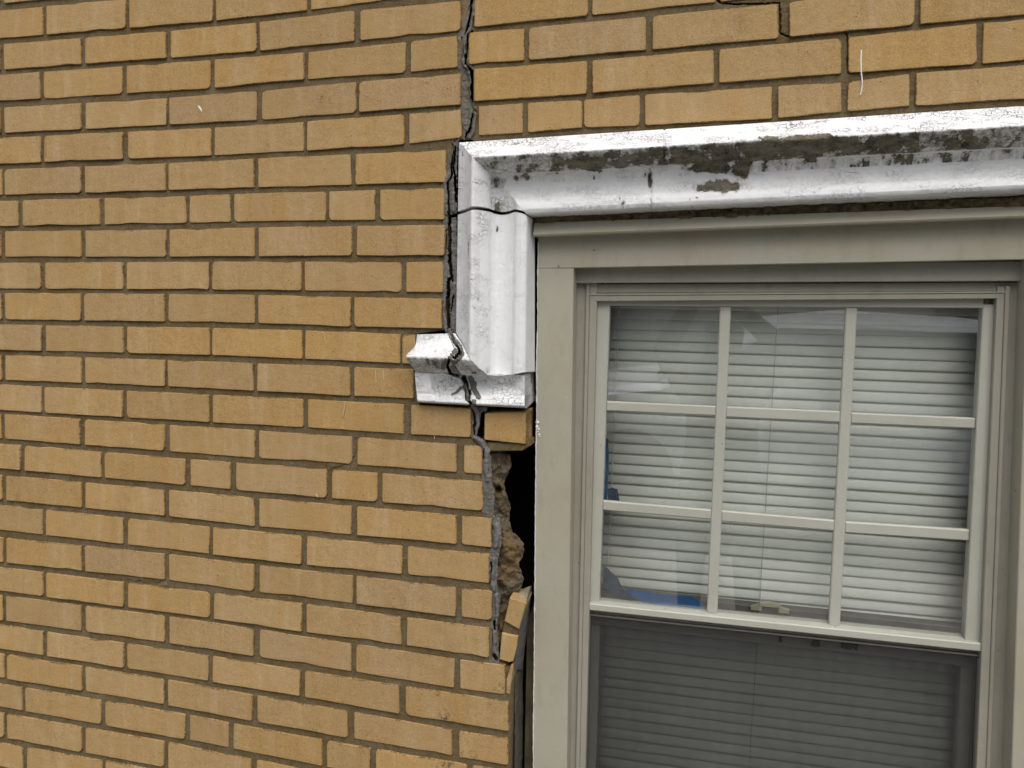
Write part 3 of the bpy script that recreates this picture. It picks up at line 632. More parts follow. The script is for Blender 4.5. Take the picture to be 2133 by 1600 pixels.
def shape(V, K, part):
    A_ = np.array([[tuple(v) for v in row] for row in V])          # worn, rounded arrises
    for _ in range(2): A_[:, 1:-1] = .25 * A_[:, :-2] + .5 * A_[:, 1:-1] + .25 * A_[:, 2:]
    V = [[Vector(p) for p in row] for row in A_]
    """surface relief, dirt and peel of the old paint; V list of rows"""
    flat = np.array([tuple(v) for row in V for v in row]); px, py = PIX(flat); kk = np.tile(np.array(K), len(V))
    peel = np.zeros(len(flat)); 
    for (x, y, rx, ry, s) in PEELS:
        d = np.sqrt(((px - x) / rx) ** 2 + ((py - y) / ry) ** 2); peel = np.maximum(peel, s * np.clip(1.5 - d, 0, 1))
    head = (part == 'head')
    dirt = np.zeros(len(flat)); craze = np.full(len(flat), .35)
    f12 = (kk >= 1.02) & (kk <= 2.1)
    if part == 'head':
        dirt = np.where(f12, .55 + .3 * np.clip((px - 1150) / 300, 0, 1), dirt); craze = np.where(kk < 1, 1.5, craze); craze = np.where(f12, 1, craze)
        dirt = np.where((kk > 3.5) & (kk < 4.2), .16, dirt); dirt = np.where((kk > 5.3), .35 + .6 * np.clip((kk - 5.55) * 3, 0, 1), dirt)
    if part == 'stop': dirt = np.where(f12, .7, .12); craze[:] = .8
    if part == 'drop': dirt = np.where(kk < 1, .12, .03); craze[:] = np.where(kk < 2, .55, .15)
    if part == 'corner': dirt = np.where(kk > 2, .3, .14); craze[:] = .9
    nn = np.array([fbm(p, 26, 11) for p in flat]); n2 = np.array([nz(p, 110, 4) for p in flat]); n3 = np.array([nz(p, 260, 8) for p in flat])
    pm = np.clip((peel + nn * .5 - .45) * 5, 0, 1)
    g_ = 2.4 if part == 'stop' else (.55 if part == 'drop' else .9)
    y = flat[:, 1] - g_ * (.0011 * nn + .0006 * n2 + .0003 * n3) + .0016 * pm
    for c in CRACKS_STOP:
        d, wd = polydist(px + n2 * 1.5, py + n3 * 1.5, c); q = np.clip(2.2 - 1.6 * d / (wd * .5), 0, 1); y = y + .06 * q * (part != 'head')
    if part == 'head':
        for jx_, jw in ((1385, 1.6), (1352, 1.0)):
            y = y + .006 * np.clip(1.6 - np.abs(px + 2 * n2 + 4 * nn - jx_ - (py - 330) * .06) / jw, 0, 1) * ((kk < 2.2) if jw > 1.2 else (kk > 2.9))
        chip = np.clip(n2 * 1.5 + nn - .25, 0, 1); y = y + .006 * chip * np.exp(-((kk - 1.0) / .10) ** 2)
    y = y + .004 * (np.abs(kk - 2.5) < .1) + .003 * np.exp(-((kk - 3.93) / .04) ** 2)
    if part in ('head', 'corner', 'drop'): y = y + .0034 * np.exp(-((kk - 4.84) / .07) ** 2) + .0016 * np.exp(-((kk - 1.5) / .1) ** 2) * (part == 'drop')
    if part == 'head':
        band = np.clip((px - 1150) / 260, 0, 1) * .16 + .17 * np.clip((px - 1440) / 120, 0, 1) - .2 * np.clip((px - 1880) / 120, 0, 1)
        peel = np.maximum(peel, np.where(f12, .30 + band + .08 * np.clip((kk - 1.4), 0, 1), 0)); peel = np.where((kk > 1) & (kk < 1.1), peel * .8, peel)
        peel = np.maximum(peel, np.where((kk > 2.9) & (kk < 3.35), .20 + .12 * np.clip((px - 1300) / 200, 0, 1), 0))
    dlt = y - flat[:, 1]; rays = flat - CAM; flat = flat + rays * (dlt / rays[:, 1])[:, None]
    return flat, {'peel': peel, 'dirt': dirt, 'craze': craze}
def grid_obj(name, V, part, mat=PAINT, close=None, parent=hood):
    nr, nc = len(V), NP
    flat, A = shape(V, KF, part)
    F = [(i * nc + j, i * nc + j + 1, (i + 1) * nc + j + 1, (i + 1) * nc + j) for i in range(nr - 1) for j in range(nc - 1)]
    verts = [tuple(p) for p in flat]
    A = {k: list(v) for k, v in A.items()}
    for row in (close or []):                       # end walls running back into the wall
        idx = [row * nc + j for j in range(nc)]; b = len(verts)
        for i_ in idx:
            x, y, z = verts[i_]; verts.append((x, max(y + .05, .07 if part == 'stop' and row else .035), z))
            for k in A: A[k].append(.2 if k != 'peel' or (part == 'stop' and row) else .9)
        for j in range(nc - 1): F.append((idx[j], b + j, b + j + 1, idx[j + 1]))
    o = mesh_obj(name, verts, F, mat, parent, True, A)
    return o
def crack_t(k_a, k_b):
    lo, hi = 0.0, 1.0
    for _ in range(40):
        m_ = (lo + hi) / 2; x, y = PIX(tuple(k_a.lerp(k_b, m_)))
        if y < ip(x, YC): lo = m_
        else: hi = m_
    return lo
colc, colb = prof_pts(lambda k: COR[k].copy()), prof_pts(lambda k: BOT[k].copy())
cols = prof_pts(lambda k: SB[k].copy())
colr = prof_pts(lambda k: RGTP[k].copy()); coll = prof_pts(lambda k: STL[k].copy())
TC = [crack_t(a, b) for a, b in zip(colc, colb)]; EPS = .0075
nH = 470
Vh = [[colc[j].lerp(colr[j], i / (nH - 1)) for j in range(NP)] for i in range(nH)]
for i in range(nH):                                  # a patched butt joint in the stones
    for j in range(NP):
        x = Vh[i][j].x; g = math.exp(-((x - .985) / .03) ** 2); Vh[i][j].y -= .0035 * g * (2.5 < KF[j] < 5.6)
grid_obj('head_moulding', Vh, 'head', close=[nH - 1])
nU = 70
Vu = [[colc[j].lerp(colb[j], (TC[j] - EPS) * (1 - i / (nU - 1))) for j in range(NP)] for i in range(nU)]
grid_obj('corner_moulding', Vu, 'corner', close=[0])
nD = 170
Vd = [[colc[j].lerp(colb[j], TC[j] + EPS + (1 - TC[j] - EPS) * (1 - i / (nD - 1))) for j in range(NP)] for i in range(nD)]
grid_obj('drop_moulding', Vd, 'drop', close=[0, nD - 1])
nM = 60; UM = COR[6].x + 1.69
mirp = lambda v: Vector((UM - v.x, v.y, v.z + .036 * (UM - 2 * v.x)))
Vm = [[mirp(colc[j].lerp(colb[j], i / (nM - 1))) for j in range(NP - 1, -1, -1)][::-1] for i in range(nM)]
grid_obj('drop_moulding', Vm, 'drop', close=[nM - 1])
nS = 110
Vs = [[coll[j].lerp(cols[j], i / (nS - 1)) for j in range(NP)] for i in range(nS)]
# the cove of the label stop ends in a rounded scoop short of its left end
for i in range(nS):
    for j in range(NP):
        if 2.9 < KF[j] < 4.05:
            t = i / (nS - 1); h = abs((KF[j] - 3.45) / .6); cut = .17 - .07 * (1 - min(h, 1) ** 2) ** .5 + .04
            if t < cut: Vs[i][j].y = min(Vs[i][j].y, -.014)
            else: Vs[i][j].y = min(Vs[i][j].y - .013 * max(0, 1 - (1 - t) / .14) * math.sin(math.pi * min(max(KF[j] - 3, 0), 1)) + .010 * min(1, (t - cut) * 12, max(0, (1 - t) / .14)) * math.sin(math.pi * min(max(KF[j] - 3, 0), 1)), .022)
for i in range(nS):
    for j in range(NP):
        if KF[j] < 1:
            t = i / (nS - 1); f = max(0, .62 * (1 - t / .62)); fr = KF[j]
            Vs[i][j].y = Vs[i][j].y if t > .75 else -.004 - .050 * max(0, (fr - f) / (1 - f)) ** 1.15
            if fr < f: Vs[i][j].y = -.004
so_ = grid_obj('label_stop', Vs, 'stop', close=[0, nS - 1])

# ------------------------------------------------------------------ window
win = thing('window', 'grey framed sash window with a muntin grid above and a dark insect screen below', 'window', P(1640, 1300, .05))
def ln(a, b, d):
    A, B = P(*a, d), P(*b, d); return lambda u: A.z + (B.z - A.z) * (u - A.x) / (B.x - A.x)
def vl(a, b, d):
    A, B = P(*a, d), P(*b, d); return lambda z: A.x + (B.x - A.x) * (z - A.z) / (B.z - A.z)
UC = lambda z: (vl((1511, 642), (1483, 1282), .105)(z) + vl((1774, 642), (1737.5, 1305), .105)(z)) / 2
def hbar(name, top, bot, ul, ur, y0, y1, mat, par, bev=.0015, mitre=0):
    q = MB(); q.prism([(ul + mitre, bot(ul)), (ur - mitre, bot(ur)), (ur, top(ur)), (ul, top(ul))], y0, y1, bev); return q.build(name, mat, par)
def vbar(name, ul, ur, top, bot, y0, y1, mat, par, bev=.0015):
    zb, zt = bot, top
    q = MB(); q.prism([(ul(zb), zb), (ur(zb), zb), (ur(zt), zt), (ul(zt), zt)], y0, y1, bev); return q.build(name, mat, par)
mir = lambda f: (lambda z: 2 * (UC(1.25) - f(1.25)) + f(z))      # the other side of the window, parallel to this one
zt_ = lambda y, x=1250, d=.08: P(x, y, d).z
# outer casing
cas_l, cas_r = vl((1121, 560), (1111, 1600), .045), vl((1195, 560), (1181, 1600), .045)
hc_b = ln((1125, 560), (1866, 546), .045); hc_t = ln((1113, 470), (1866, 441), .045)
casing = tag(bpy.data.objects.new('casing', None)); casing.empty_display_size = .02; COL.objects.link(casing); casing.parent = win
ZB = zt_(1780, 1200, .05)
vbar('jamb_casing', cas_l, cas_r, hc_b(cas_r(1.6)) - .0006, ZB, .045, .12, TRIM, win)
vbar('jamb_casing', mir(cas_r), mir(cas_l), hc_b(1.65) - .0006, ZB, .045, .12, TRIM, win)
bpy.data.objects.remove(casing)
hbar('head_casing', hc_t, hc_b, P(1120, 520, .045).x, 1.70, .0445, .12, TRIM, win)
# sloped drip cap
da, db_ = ln((1113, 464), (1866, 438), .018), ln((1110, 492), (1866, 463), .014)
ul, ur = P(1111, 480, .015).x, 1.70
q = MB(); V = []
for u in (ul, ur): V += [(u, .024, da(u)), (u, .012, db_(u) + .003), (u, .014, db_(u)), (u, .05, db_(u) - .001), (u, .05, da(u) + .002)]
q.add(V, [(0, 1, 6, 5), (1, 2, 7, 6), (2, 3, 8, 7), (4, 0, 5, 9), (0, 4, 3, 2, 1), (5, 6, 7, 8, 9)])
q.f = [tuple(reversed(f)) for f in q.f]
q.build('drip_cap', TRIM, win)
# rotten seam of old caulk between hood and drip cap
def seam(i, j, nr=7, nc=300):
    x = 1112 + (2350 - 1112) * j / (nc - 1); a = lerp_ex(x, [(1112, 452), (1440, 436), (1867, 420)]); b = lerp_ex(x, [(1112, 466), (1440, 456), (1867, 439)])
    y = a + (b - a) * i / (nr - 1); v = P(x, y, .02); v.y = .026 + .016 * fbm(v, 40, 2) + .008 * nz(v, 150); v.z += .0015 * nz(v, 90, 6)
    return v, {}
sheet('old_caulk_seam', 7, 300, seam, mat_mortar('rotten_caulk', (118, 102, 80), (92, 78, 60), (56, 47, 36)), win)
# chalky bead along the casing's outer edge
def bead(i, j, nr=360, nc=7):
    y = 505 + (1780 - 505) * i / (nr - 1); t = j / (nc - 1); e = cas_l(P(1115, y, .045).z); v = P(1115, y, .045)
    wd = .0022 + .0016 * nz(v, 12, 4) + .001 * nz(v, 60); wd = max(wd, .0008)
    v.x = e - wd + (wd + .0012) * t + .0008 * nz(v, 130, t); v.y = .0475 - .005 * math.sin(math.pi * t) + .0012 * nz(v, 200)
    return v, {}
sheet('caulk_bead', 360, 7, bead, CHALK, win)
# board seen in the gap beside the casing
q = MB(); zA, zB = P(1104, 1232, .08).z, ZB; uA = P(1106, 1232, .08).x
q.prism([(P(1091, 1600, .08).x, zB), (cas_l(zB) + .01, zB), (cas_l(zA) + .01, zA), (P(1098, 1290, .08).x, zA - .05)], .08, .14, .001); q.build('backing_board', OLIVE, win)
# blind stop and frame
bs_t, bs_b = ln((1200, 563), (1866, 558), .074), ln((1200, 590), (1866, 587), .074)
hbar('blind_stop', lambda u: bs_t(u) + .01, bs_b, P(1192, 575, .074).x, 1.64, .074, .13, FRAME, win)
fr_l, fr_r = vl((1203, 600), (1179, 1600), .085), vl((1243, 628), (1219, 1600), .085)
fm_a, fm_b = vl((1221, 600), (1199, 1600), .085), vl((1228, 600), (1207, 1600), .085)
fh_t, fh_b = ln((1203, 592), (1866, 589), .085), ln((1243, 627), (1866, 624), .085)
frame = MB()
def fvert(m_):
    g = m_ or (lambda f: f)
    def poly(a, b, y0):
        L, R = g(a), g(b); 
        if m_: L, R = R, L
        zt = fh_t(1.2) ; frame.prism([(L(ZB), ZB), (R(ZB), ZB), (R(zt), zt), (L(zt), zt)], y0, .15, .0012)
    poly(lambda z: fr_l(z) - .012, fm_a, .090); poly(fm_a, fm_b, .0835); poly(fm_b, fr_r, .0865)
fvert(None); fvert(mir)
uL, uR = fr_l(1.55) + .003, mir(fr_l)(1.55) - .003
mid_h = lambda u: fh_t(u) * .45 + fh_b(u) * .55
mid_h2 = lambda u: fh_t(u) * .33 + fh_b(u) * .67
frame.prism([(uL, mid_h(uL)), (uR, mid_h(uR)), (uR, fh_t(uR)), (uL, fh_t(uL))], .0905, .15, .0012)
frame.prism([(uL + .02, mid_h2(uL)), (uR - .02, mid_h2(uR)), (uR - .016, mid_h(uR)), (uL + .016, mid_h(uL))], .0845, .15, .0012)
frame.prism([(uL + .03, fh_b(uL)), (uR - .03, fh_b(uR)), (uR - .02, mid_h2(uR)), (uL + .02, mid_h2(uL))], .0862, .15, .0012)
frame.build('frame', FRAME, win)
# upper sash
sash = mesh_obj('upper_sash', [], [], VINYL, win, origin=False)
sl, sr = vl((1243, 630), (1222, 1257), .1), vl((1270, 640), (1248, 1256), .1)
st_t, st_b = ln((1240, 620), (1866, 620), .1), ln((1270, 637), (1867, 641), .1)
rl_t, rl_b = ln((1223, 1256), (1867, 1322), .092), ln((1225, 1271), (1867, 1339), .092)
q = MB(); ztop, zbot = st_t(.9), rl_t(.87) - .004
for f in (lambda a: a, mir):
    L, R = f(lambda z: sl(z) - .006), f(sr)
    if f is mir: L, R = R, L
    q.prism([(L(zbot), zbot), (R(zbot), zbot), (R(ztop), ztop), (L(ztop), ztop)], .1, .124, .0015)
uL, uR = sr(1.55) - .002, mir(sr)(1.55) + .002
q.prism([(uL, st_b(uL)), (uR, st_b(uR)), (uR, st_t(uR)), (uL, st_t(uL))], .1012, .124, .0015)
q.build('sash_frame', VINYL, win)
uL, uR = P(1223, 1262, .092).x, mir(fr_r)(.97) + .004
hbar('meeting_rail', rl_t, rl_b, uL, uR, .0905, .126, VINYL, win, .002)
for a, b, c, d in ((1499.5, 1472, 1522.5, 1494), (1762, 1726, 1786, 1749.5)):
    yb = 1282 if a < 1700 else 1305
    L, R = vl((a, 642), (b, yb), .105), vl((c, 642), (d, yb), .105)
    um = (L(1.2) + R(1.2)) / 2
    vbar('muntin', L, R, st_b(um) + .001, rl_t(um) - .001, .1045, .1165, VINYL, win, .002)
MUN = [vl((1499.5, 642), (1472, 1282), .105), vl((1522.5, 642), (1494, 1282), .105), vl((1762, 642), (1726, 1305), .105), vl((1786, 642), (1749.5, 1305), .105)]
HM = [[((1265,836),(1487,846),(1265,856),(1487,866)), ((1513,847),(1748,857),(1513,869),(1748,880)), ((1775,860),(1867,864),(1775,882),(1867,886))],
      [((1256,1043),(1478,1062),(1256,1063),(1478,1082)), ((1503,1064),(1735,1084),(1503,1086),(1735,1106)), ((1761,1087),(1867,1094),(1761,1110),(1867,1117))]]
for row in HM:
    for k, (a, b, c, d) in enumerate(row):
        t, bt = ln(a, b, .106), ln(c, d, .106); z = t(1.2)
        L = sr(z) - .001 if k == 0 else MUN[2 * k - 1](z) - .0005
        R = MUN[2 * k](z) + .0005 if k < 2 else mir(sr)(z) + .001
        hbar('muntin', t, bt, L, R, .1058, .1160, VINYL, win, .002)
bpy.data.objects.remove(sash)
def pane(name, ul, ur, zb, zt, y, mat, par):
    q = MB(); q.box((ul, y, zb), (ur, y + .003, zt)); return q.build(name, mat, par)
q = MB(); zb_, zt2 = rl_t(.88) - .006, st_b(.9) + .006
o = mesh_obj('glass', [(.862, .1115, zb_), (1.575, .1115, zb_), (1.585, .1115, zt2 + .006), (.875, .1115, zt2)], [(0, 1, 2, 3)], GLASS, win)
# screen below
sc_l = vl((1225, 1281), (1217, 1600), .098)
q = MB(); zt3 = P(1228, 1280, .098).z
tp = ln((1228, 1279.5), (1867, 1346.5), .098); bt = ln((1228, 1283), (1867, 1350), .098)
uL, uR = sc_l(zt3) + .0032, mir(sc_l)(zt3) - .0032
q.prism([(uL, bt(uL)), (uR, bt(uR)), (uR, tp(uR)), (uL, tp(uL))], .0975, .106, .0006)
for f in (lambda a: a, mir):
    L, R = f(lambda z: sc_l(z) + .0025), f(lambda z: sc_l(z) + .0055)
    if f is mir: L, R = R, L
    q.prism([(L(ZB), ZB), (R(ZB), ZB), (R(zt3 - .004), zt3 - .004), (L(zt3 - .004), zt3 - .004)], .0976, .106, .0006)
q.build('screen_frame', mat_plain('dark_aluminium', (92, 90, 84), .45, .1, .5, 20), win)
mesh_obj('insect_screen', [(sc_l(ZB) + .004, .1, ZB), (mir(sc_l)(ZB) - .004, .1, ZB), (uR, .1, tp(uR)), (uL, .1, tp(uL))], [(0, 1, 2, 3)], SCREEN, win)
# lower sash, one track further in
ls_t = ln((1255, 1229), (1735, 1279), .128); ls_b = ln((1250, 1303), (1867, 1373), .128)
uL, uR = P(1229, 1300, .128).x, 1.60
hbar('lower_sash_rail', ls_t, lambda u: rl_b(u) + .002, uL, uR, .1285, .15, SHADEDSASH, win, .002)  # upper strip of the rail, its shade painted in
hbar('lower_sash_rail', lambda u: rl_b(u) + .0015, ls_b, uL, uR, .1285, .15, VINYL, win, .002)
L, R = vl((1226, 1300), (1219, 1600), .128), vl((1249, 1300), (1240, 1600), .128)
vbar('lower_sash_stile', lambda z: L(z) - .01, R, ls_b(.9) + .0005, ZB, .129, .15, VINYL, win)
vbar('lower_sash_stile', mir(R), mir(L), ls_b(1.55) + .0005, ZB, .129, .15, VINYL, win)
mesh_obj('lower_glass', [(.85, .139, ZB), (1.56, .139, ZB), (1.56, .139, ls_b(1.56)), (.85, .139, ls_b(.85))], [(0, 1, 2, 3)], GLASS, win)
# sash lock: a plate with two feet and a raised cam housing
q = MB(); zz = lambda x, y: pq(x, y, .124)
q.prism([zz(1563, 1262), zz(1564, 1269), zz(1586, 1271), zz(1587, 1259), zz(1580, 1258)][::1], .119, .128, .0008)
q.prism([zz(1622, 1263), zz(1621, 1275), zz(1643, 1277), zz(1644, 1269), zz(1630, 1266)], .119, .128, .0008)
q.prism([zz(1582, 1253), zz(1584, 1260), zz(1624, 1264), zz(1626, 1258), zz(1604, 1253)], .117, .128, .0008)
q.build('sash_lock', CREAM, win)
# flat dark pieces behind the top of the screen
for poly in ([(1624,1322),(1622,1337),(1629,1338),(1629,1323)], [(1694,1330),(1689,1344),(1692,1347),(1707,1348),(1709,1344),(1705,1331)], [(1753,1336),(1752,1350),(1772,1353),(1776,1350),(1785,1356),(1787,1345),(1792,1340)]):
    q = MB(); q.prism([pq(x, y, .124) for x, y in poly], .1235, .1275, .0004); q.build('dark_piece', NEARBLACK, win)

# ------------------------------------------------------------------ blind
YB = .172
zl0, zl1 = P(1290, 727.8, YB).z, P(1249, 1591, YB).z; PIT = (zl0 - zl1) / 41
blind = thing('window_blind', 'closed off-white horizontal slat blind hanging behind the window glass', 'blind', (1.216, YB, zl0 + .2))
UL, UR = P(1255, 900, YB).x, 1.57
def slat_mesh():
    n = 6; V = []
    for side in (0, 1):
        for s in range(n + 1):
            t = s / n; z = .0125 - .0262 * t; y = .002 - .0058 * t - .0024 * math.sin(math.pi * t) + (.0006 if side else 0)
            for u in (UL, (UL * 2 + UR) / 3, (UL + UR * 2) / 3, UR): V.append((u - (UL + UR) / 2, y, z))
    F = []; m_ = (n + 1) * 4
    for s in range(n):
        for k in range(3):
            a = s * 4 + k; F.append((a, a + 4, a + 5, a + 1)); F.append((m_ + a, m_ + a + 1, m_ + a + 5, m_ + a + 4))
    for k in range(3): F.append((k, k + 1, m_ + k + 1, m_ + k)); F.append((n * 4 + k, m_ + n * 4 + k, m_ + n * 4 + k + 1, n * 4 + k + 1))
    for s in range(n):
        F.append((s * 4, m_ + s * 4, m_ + s * 4 + 4, s * 4 + 4)); F.append((s * 4 + 3, s * 4 + 7, m_ + s * 4 + 7, m_ + s * 4 + 3))
    me = bpy.data.meshes.new('slat'); me.from_pydata(V, [], F); me.update(); me.polygons.foreach_set('use_smooth', [True] * len(F)); me.materials.append(SLAT); return me
sm = slat_mesh()
for k in range(-5, 52):
    o = bpy.data.objects.new('slat', sm); COL.objects.link(o); o.parent = blind
    o.location = Vector(((UL + UR) / 2 + random.uniform(-.001, .001), YB + random.uniform(-.0006, .0006), zl0 - PIT * k + .0125)) - blind.location
    o.rotation_euler = (random.gauss(0, .02), random.gauss(0, .0017) - .0005 - .00012 * k, random.gauss(0, .002))
for a, b in (((1290, 650), (1264, 1240)), ((1620, 650), (1583, 1240))):
    q = MB(); A, B = P(*a, YB - .011), P(*b, YB - .011); q.tube([A.lerp(B, t) + Vector((.0004 * math.sin(t * 40), .0, 0)) for t in np.linspace(-.1, 1.7, 40)], .0007, 5); q.build('ladder_cord', CORD, blind)
q = MB(); q.box((UL, YB - .015, zl0 + 5.6 * PIT), (UR, YB + .02, zl0 + 7.2 * PIT)); q.build('headrail', SLAT, blind)

# ------------------------------------------------------------------ blue tape
def tape(pts_top, pts_bot, d, label, n=40, k=8, amp=.004, mat=None):
    V = []
    for i in range(n):
        t = i / (n - 1)
        a = np.array([np.interp(t, np.linspace(0, 1, len(pts_top)), [p[c] for p in pts_top]) for c in (0, 1)])
        b = np.array([np.interp(t, np.linspace(0, 1, len(pts_bot)), [p[c] for p in pts_bot]) for c in (0, 1)])
        for j in range(k):
            p = a + (b - a) * j / (k - 1); v = P(p[0], p[1], d); v.y += amp * .5 * fbm(v, 40, 3) - .0016 * abs(math.sin(j * 1.1 + i * .45)) - .0012 * abs(nz(v, 110, 2)); V.append(v)
    m_ = n * k; V += [v + Vector((0, .0008, 0)) for v in V]
    F = []
    for i in range(n - 1):
        for j in range(k - 1):
            a = i * k + j; F += [(a, a + 1, a + k + 1, a + k), (m_ + a, m_ + a + k, m_ + a + k + 1, m_ + a + 1)]
    o = mesh_obj('blue_tape', V, F, mat or BLUE, None, True); tag(o, label, 'tape', 'pieces of blue tape on the window'); return o
tape([(1303,1226),(1330,1229),(1380,1238),(1420,1241),(1440,1242),(1455,1250),(1472,1264)], [(1318,1245),(1340,1252),(1370,1260),(1400,1265),(1430,1268),(1455,1270),(1472,1272)], .121, 'bright blue rumpled tape lying along the bottom of the lower left pane')
tape([(1256,1180),(1266,1184),(1276,1194),(1288,1205),(1294,1220),(1306,1232),(1319,1245)], [(1255,1222),(1262,1226),(1270,1232),(1282,1238),(1296,1243),(1308,1245),(1320,1247)], .1195, 'dull blue crumpled tape heaped in the lower left pane corner', mat=DULLBLUE)
tape([(1261,912),(1262,940),(1262,980),(1260,1010),(1258,1044)], [(1267,915),(1268,945),(1268,980),(1266,1010),(1264,1044)], .1185, 'narrow vertical strip of blue tape at the left glass edge', amp=.001)
tape([(1266,1018),(1276,1016),(1286,1019)], [(1267,1043),(1278,1044),(1291,1045)], .121, 'small dark blue tape scrap above the lower left muntin', n=14, mat=DULLBLUE)

# ------------------------------------------------------------------ loose masonry chunk in the hole
ch = thing('loose_masonry', 'loose tilted chunk of two broken bricks wedged beside the window casing', 'rubble', P(1065, 1378, .0))
def chip(poly, y0, y1, mat, par, name, bev=.0015):
    q = MB(); q.prism(poly, y0, y1, bev); o = q.build(name, mat, par); return o
chip([pq(1051,1294), pq(1081,1311), pq(1096,1256), pq(1062,1245)], -.001, .055, BRICK, ch, 'brick')
chip([pq(1040,1374), pq(1061,1380), pq(1069,1378), pq(1076,1350), pq(1079,1326), pq(1045,1319)], .000, .055, BRICK, ch, 'brick')
chip([pq(1045,1320), pq(1079,1327), pq(1081,1310), pq(1050,1294)], .005, .05, MORTAR, ch, 'mortar')
# broken sloping top and the grey mortar along its right side
A, B, C_, D_ = P(1062,1245,.001), P(1096,1256,.001), P(1107,1220,.06), P(1083,1229,.055)
def top_(i, j):
    s, t = i / 9, j / 9; v = A.lerp(B, t).lerp(D_.lerp(C_, t), s); v.z += .002 * fbm(v, 60) ; v.y += .002 * nz(v, 120); return v, {}
sheet('broken_top', 10, 10, top_, mat_mortar('pale_mortar', (168, 156, 128), (150, 140, 116), (110, 100, 80)), ch)
def side_(i, j):
    s, t = i / 39, j / 7; y = 1222 + (1395 - 1222) * s; xa = ip(y, [(1222,1104),(1255,1096),(1310,1082),(1350,1077),(1380,1071),(1395,1066)]); xb = ip(y, [(1222,1108),(1255,1105),(1300,1100),(1350,1093),(1395,1088)])
    v = P(xa + (xb - xa) * t, y, .004 + .06 * t); v.y += .003 * fbm(v, 50, 4); return v, {'lilac': .3}
sheet('mortar_edge', 40, 8, side_, SEAL, ch, ['lilac', 'tan'])

# ------------------------------------------------------------------ dark room behind
q = MB()
x0, x1, y0, y1, z0, z1 = -.9, 2.1, .24, 3.2, .05, 2.75
q.add([(x0, y0, z0), (x1, y0, z0), (x1, y0, z1), (x0, y0, z1), (x0, y1, z0), (x1, y1, z0), (x1, y1, z1), (x0, y1, z1)], [(4, 5, 6, 7), (0, 4, 7, 3), (5, 1, 2, 6), (7, 6, 2, 3), (0, 1, 5, 4)])
tag(q.build('interior_room', ROOMWALL), kind='structure')
closed('masonry_and_shade_backing', (1.70, .10, .05), (2.1, .24, 1.80), RUBBLE, wall)
closed('masonry_and_shade_backing', (-.9, .10, .05), (2.1, .24, .22), RUBBLE, wall)

# ------------------------------------------------------------------ the street side, seen only as reflections in the panes
PAVE = mat_plain('pavement_concrete', (142, 138, 130), .9, .12, .2, 4); ASPH = mat_plain('asphalt', (72, 72, 74), .9, .15, .2, 8)
q = MB(); q.box((-40, -60, -.3), (40, .1, -.12)); tag(q.build('road', ASPH), kind='structure')
q = MB(); q.box((-40, -3.2, -.119), (40, .1, 0)); tag(q.build('pavement', PAVE), kind='structure')

# ------------------------------------------------------------------ smears of sealant over the label stop, drips of paint
bpy.context.view_layer.update()
def bvh(objs):
    V, F = [], []
    for o in objs:
        b = len(V); V += [o.matrix_world @ v.co for v in o.data.vertices]; F += [tuple(i + b for i in p.vertices) for p in o.data.polygons]
    return BVHTree.FromPolygons(V, F)
HB = bvh([o for o in hood.children]); 
def drape(name, path, mat, parent, h=.0022, n=60, k=9, bv=None, lil=0.0, flat=None):
    """a strip along path [(x,y,width)] laid onto the surface met by the sight line"""
    L = [0.0]
    for a, b in zip(path[:-1], path[1:]): L.append(L[-1] + math.hypot(b[0] - a[0], b[1] - a[1]))
    V = []; ok = []
    for i in range(n):
        s_ = L[-1] * i / (n - 1); x, y, wd = (np.interp(s_, L, [p[c] for p in path]) for c in (0, 1, 2))
        x2, y2 = (np.interp(min(s_ + 2, L[-1]), L, [p[c] for p in path]) for c in (0, 1)); x1, y1 = (np.interp(max(s_ - 2, 0), L, [p[c] for p in path]) for c in (0, 1))
        tx, ty = x2 - x1, y2 - y1; l = math.hypot(tx, ty) + 1e-6; nx, ny = -ty / l, tx / l
        wl = wd * (1 + .35 * noise.noise((i * .35, 1, x * .1))); wr_ = wd * (1 + .35 * noise.noise((i * .35, 9, x * .1)))
        for j in range(k):
            t = j / (k - 1) * 2 - 1; o_ = (wl if t < 0 else wr_) * t * .5
            qx, qy = x + nx * o_, y + ny * o_
            d = Vector(_ray(qx, qy)).normalized()
            if flat is not None: v = P(qx, qy, flat)
            else:
                hit = bv.ray_cast(Vector(CAM), d); v = hit[0] if hit[0] else P(qx, qy, .0)
                if v.y > .03: v = P(qx, qy, -.004)
            lift = h * (1 - t * t) ** .5 + .0009 * nz(v, 150) * (1 - t * t) - (.0006 if abs(t) > .99 else 0)
            V.append(v - d * lift)
    F = [(i * k + j, i * k + j + 1, (i + 1) * k + j + 1, (i + 1) * k + j) for i in range(n - 1) for j in range(k - 1)]
    return mesh_obj(name, V, F, mat, parent, True, {'lilac': [lil] * len(V), 'tan': [0] * len(V)})
for pth in ([(934,684,8),(940,700,11),(950,716,17),(956,728,20),(948,742,22),(938,752,18)], [(958,726,10),(964,738,8),(950,752,12),(941,757,14)], [(932,748,12),(926,758,14),(921,770,10)], [(941,762,13),(950,776,14),(957,784,10)],
            [(978,784,10),(986,800,15),(988,812,12),(996,826,12),(1000,830,6)], [(966,802,9),(972,818,8),(976,836,7)], [(988,832,10),(986,846,10),(994,858,10)], [(962,806,8),(950,818,6),(940,822,4)]):
    drape('crack_sealant', pth, SEAL, hood, .0028, bv=HB)
WHITE = mat_plain('dried_white_paint', (236, 234, 226), .6, .04); PALE = mat_plain('pale_scuff', (212, 192, 152), .9, .1)
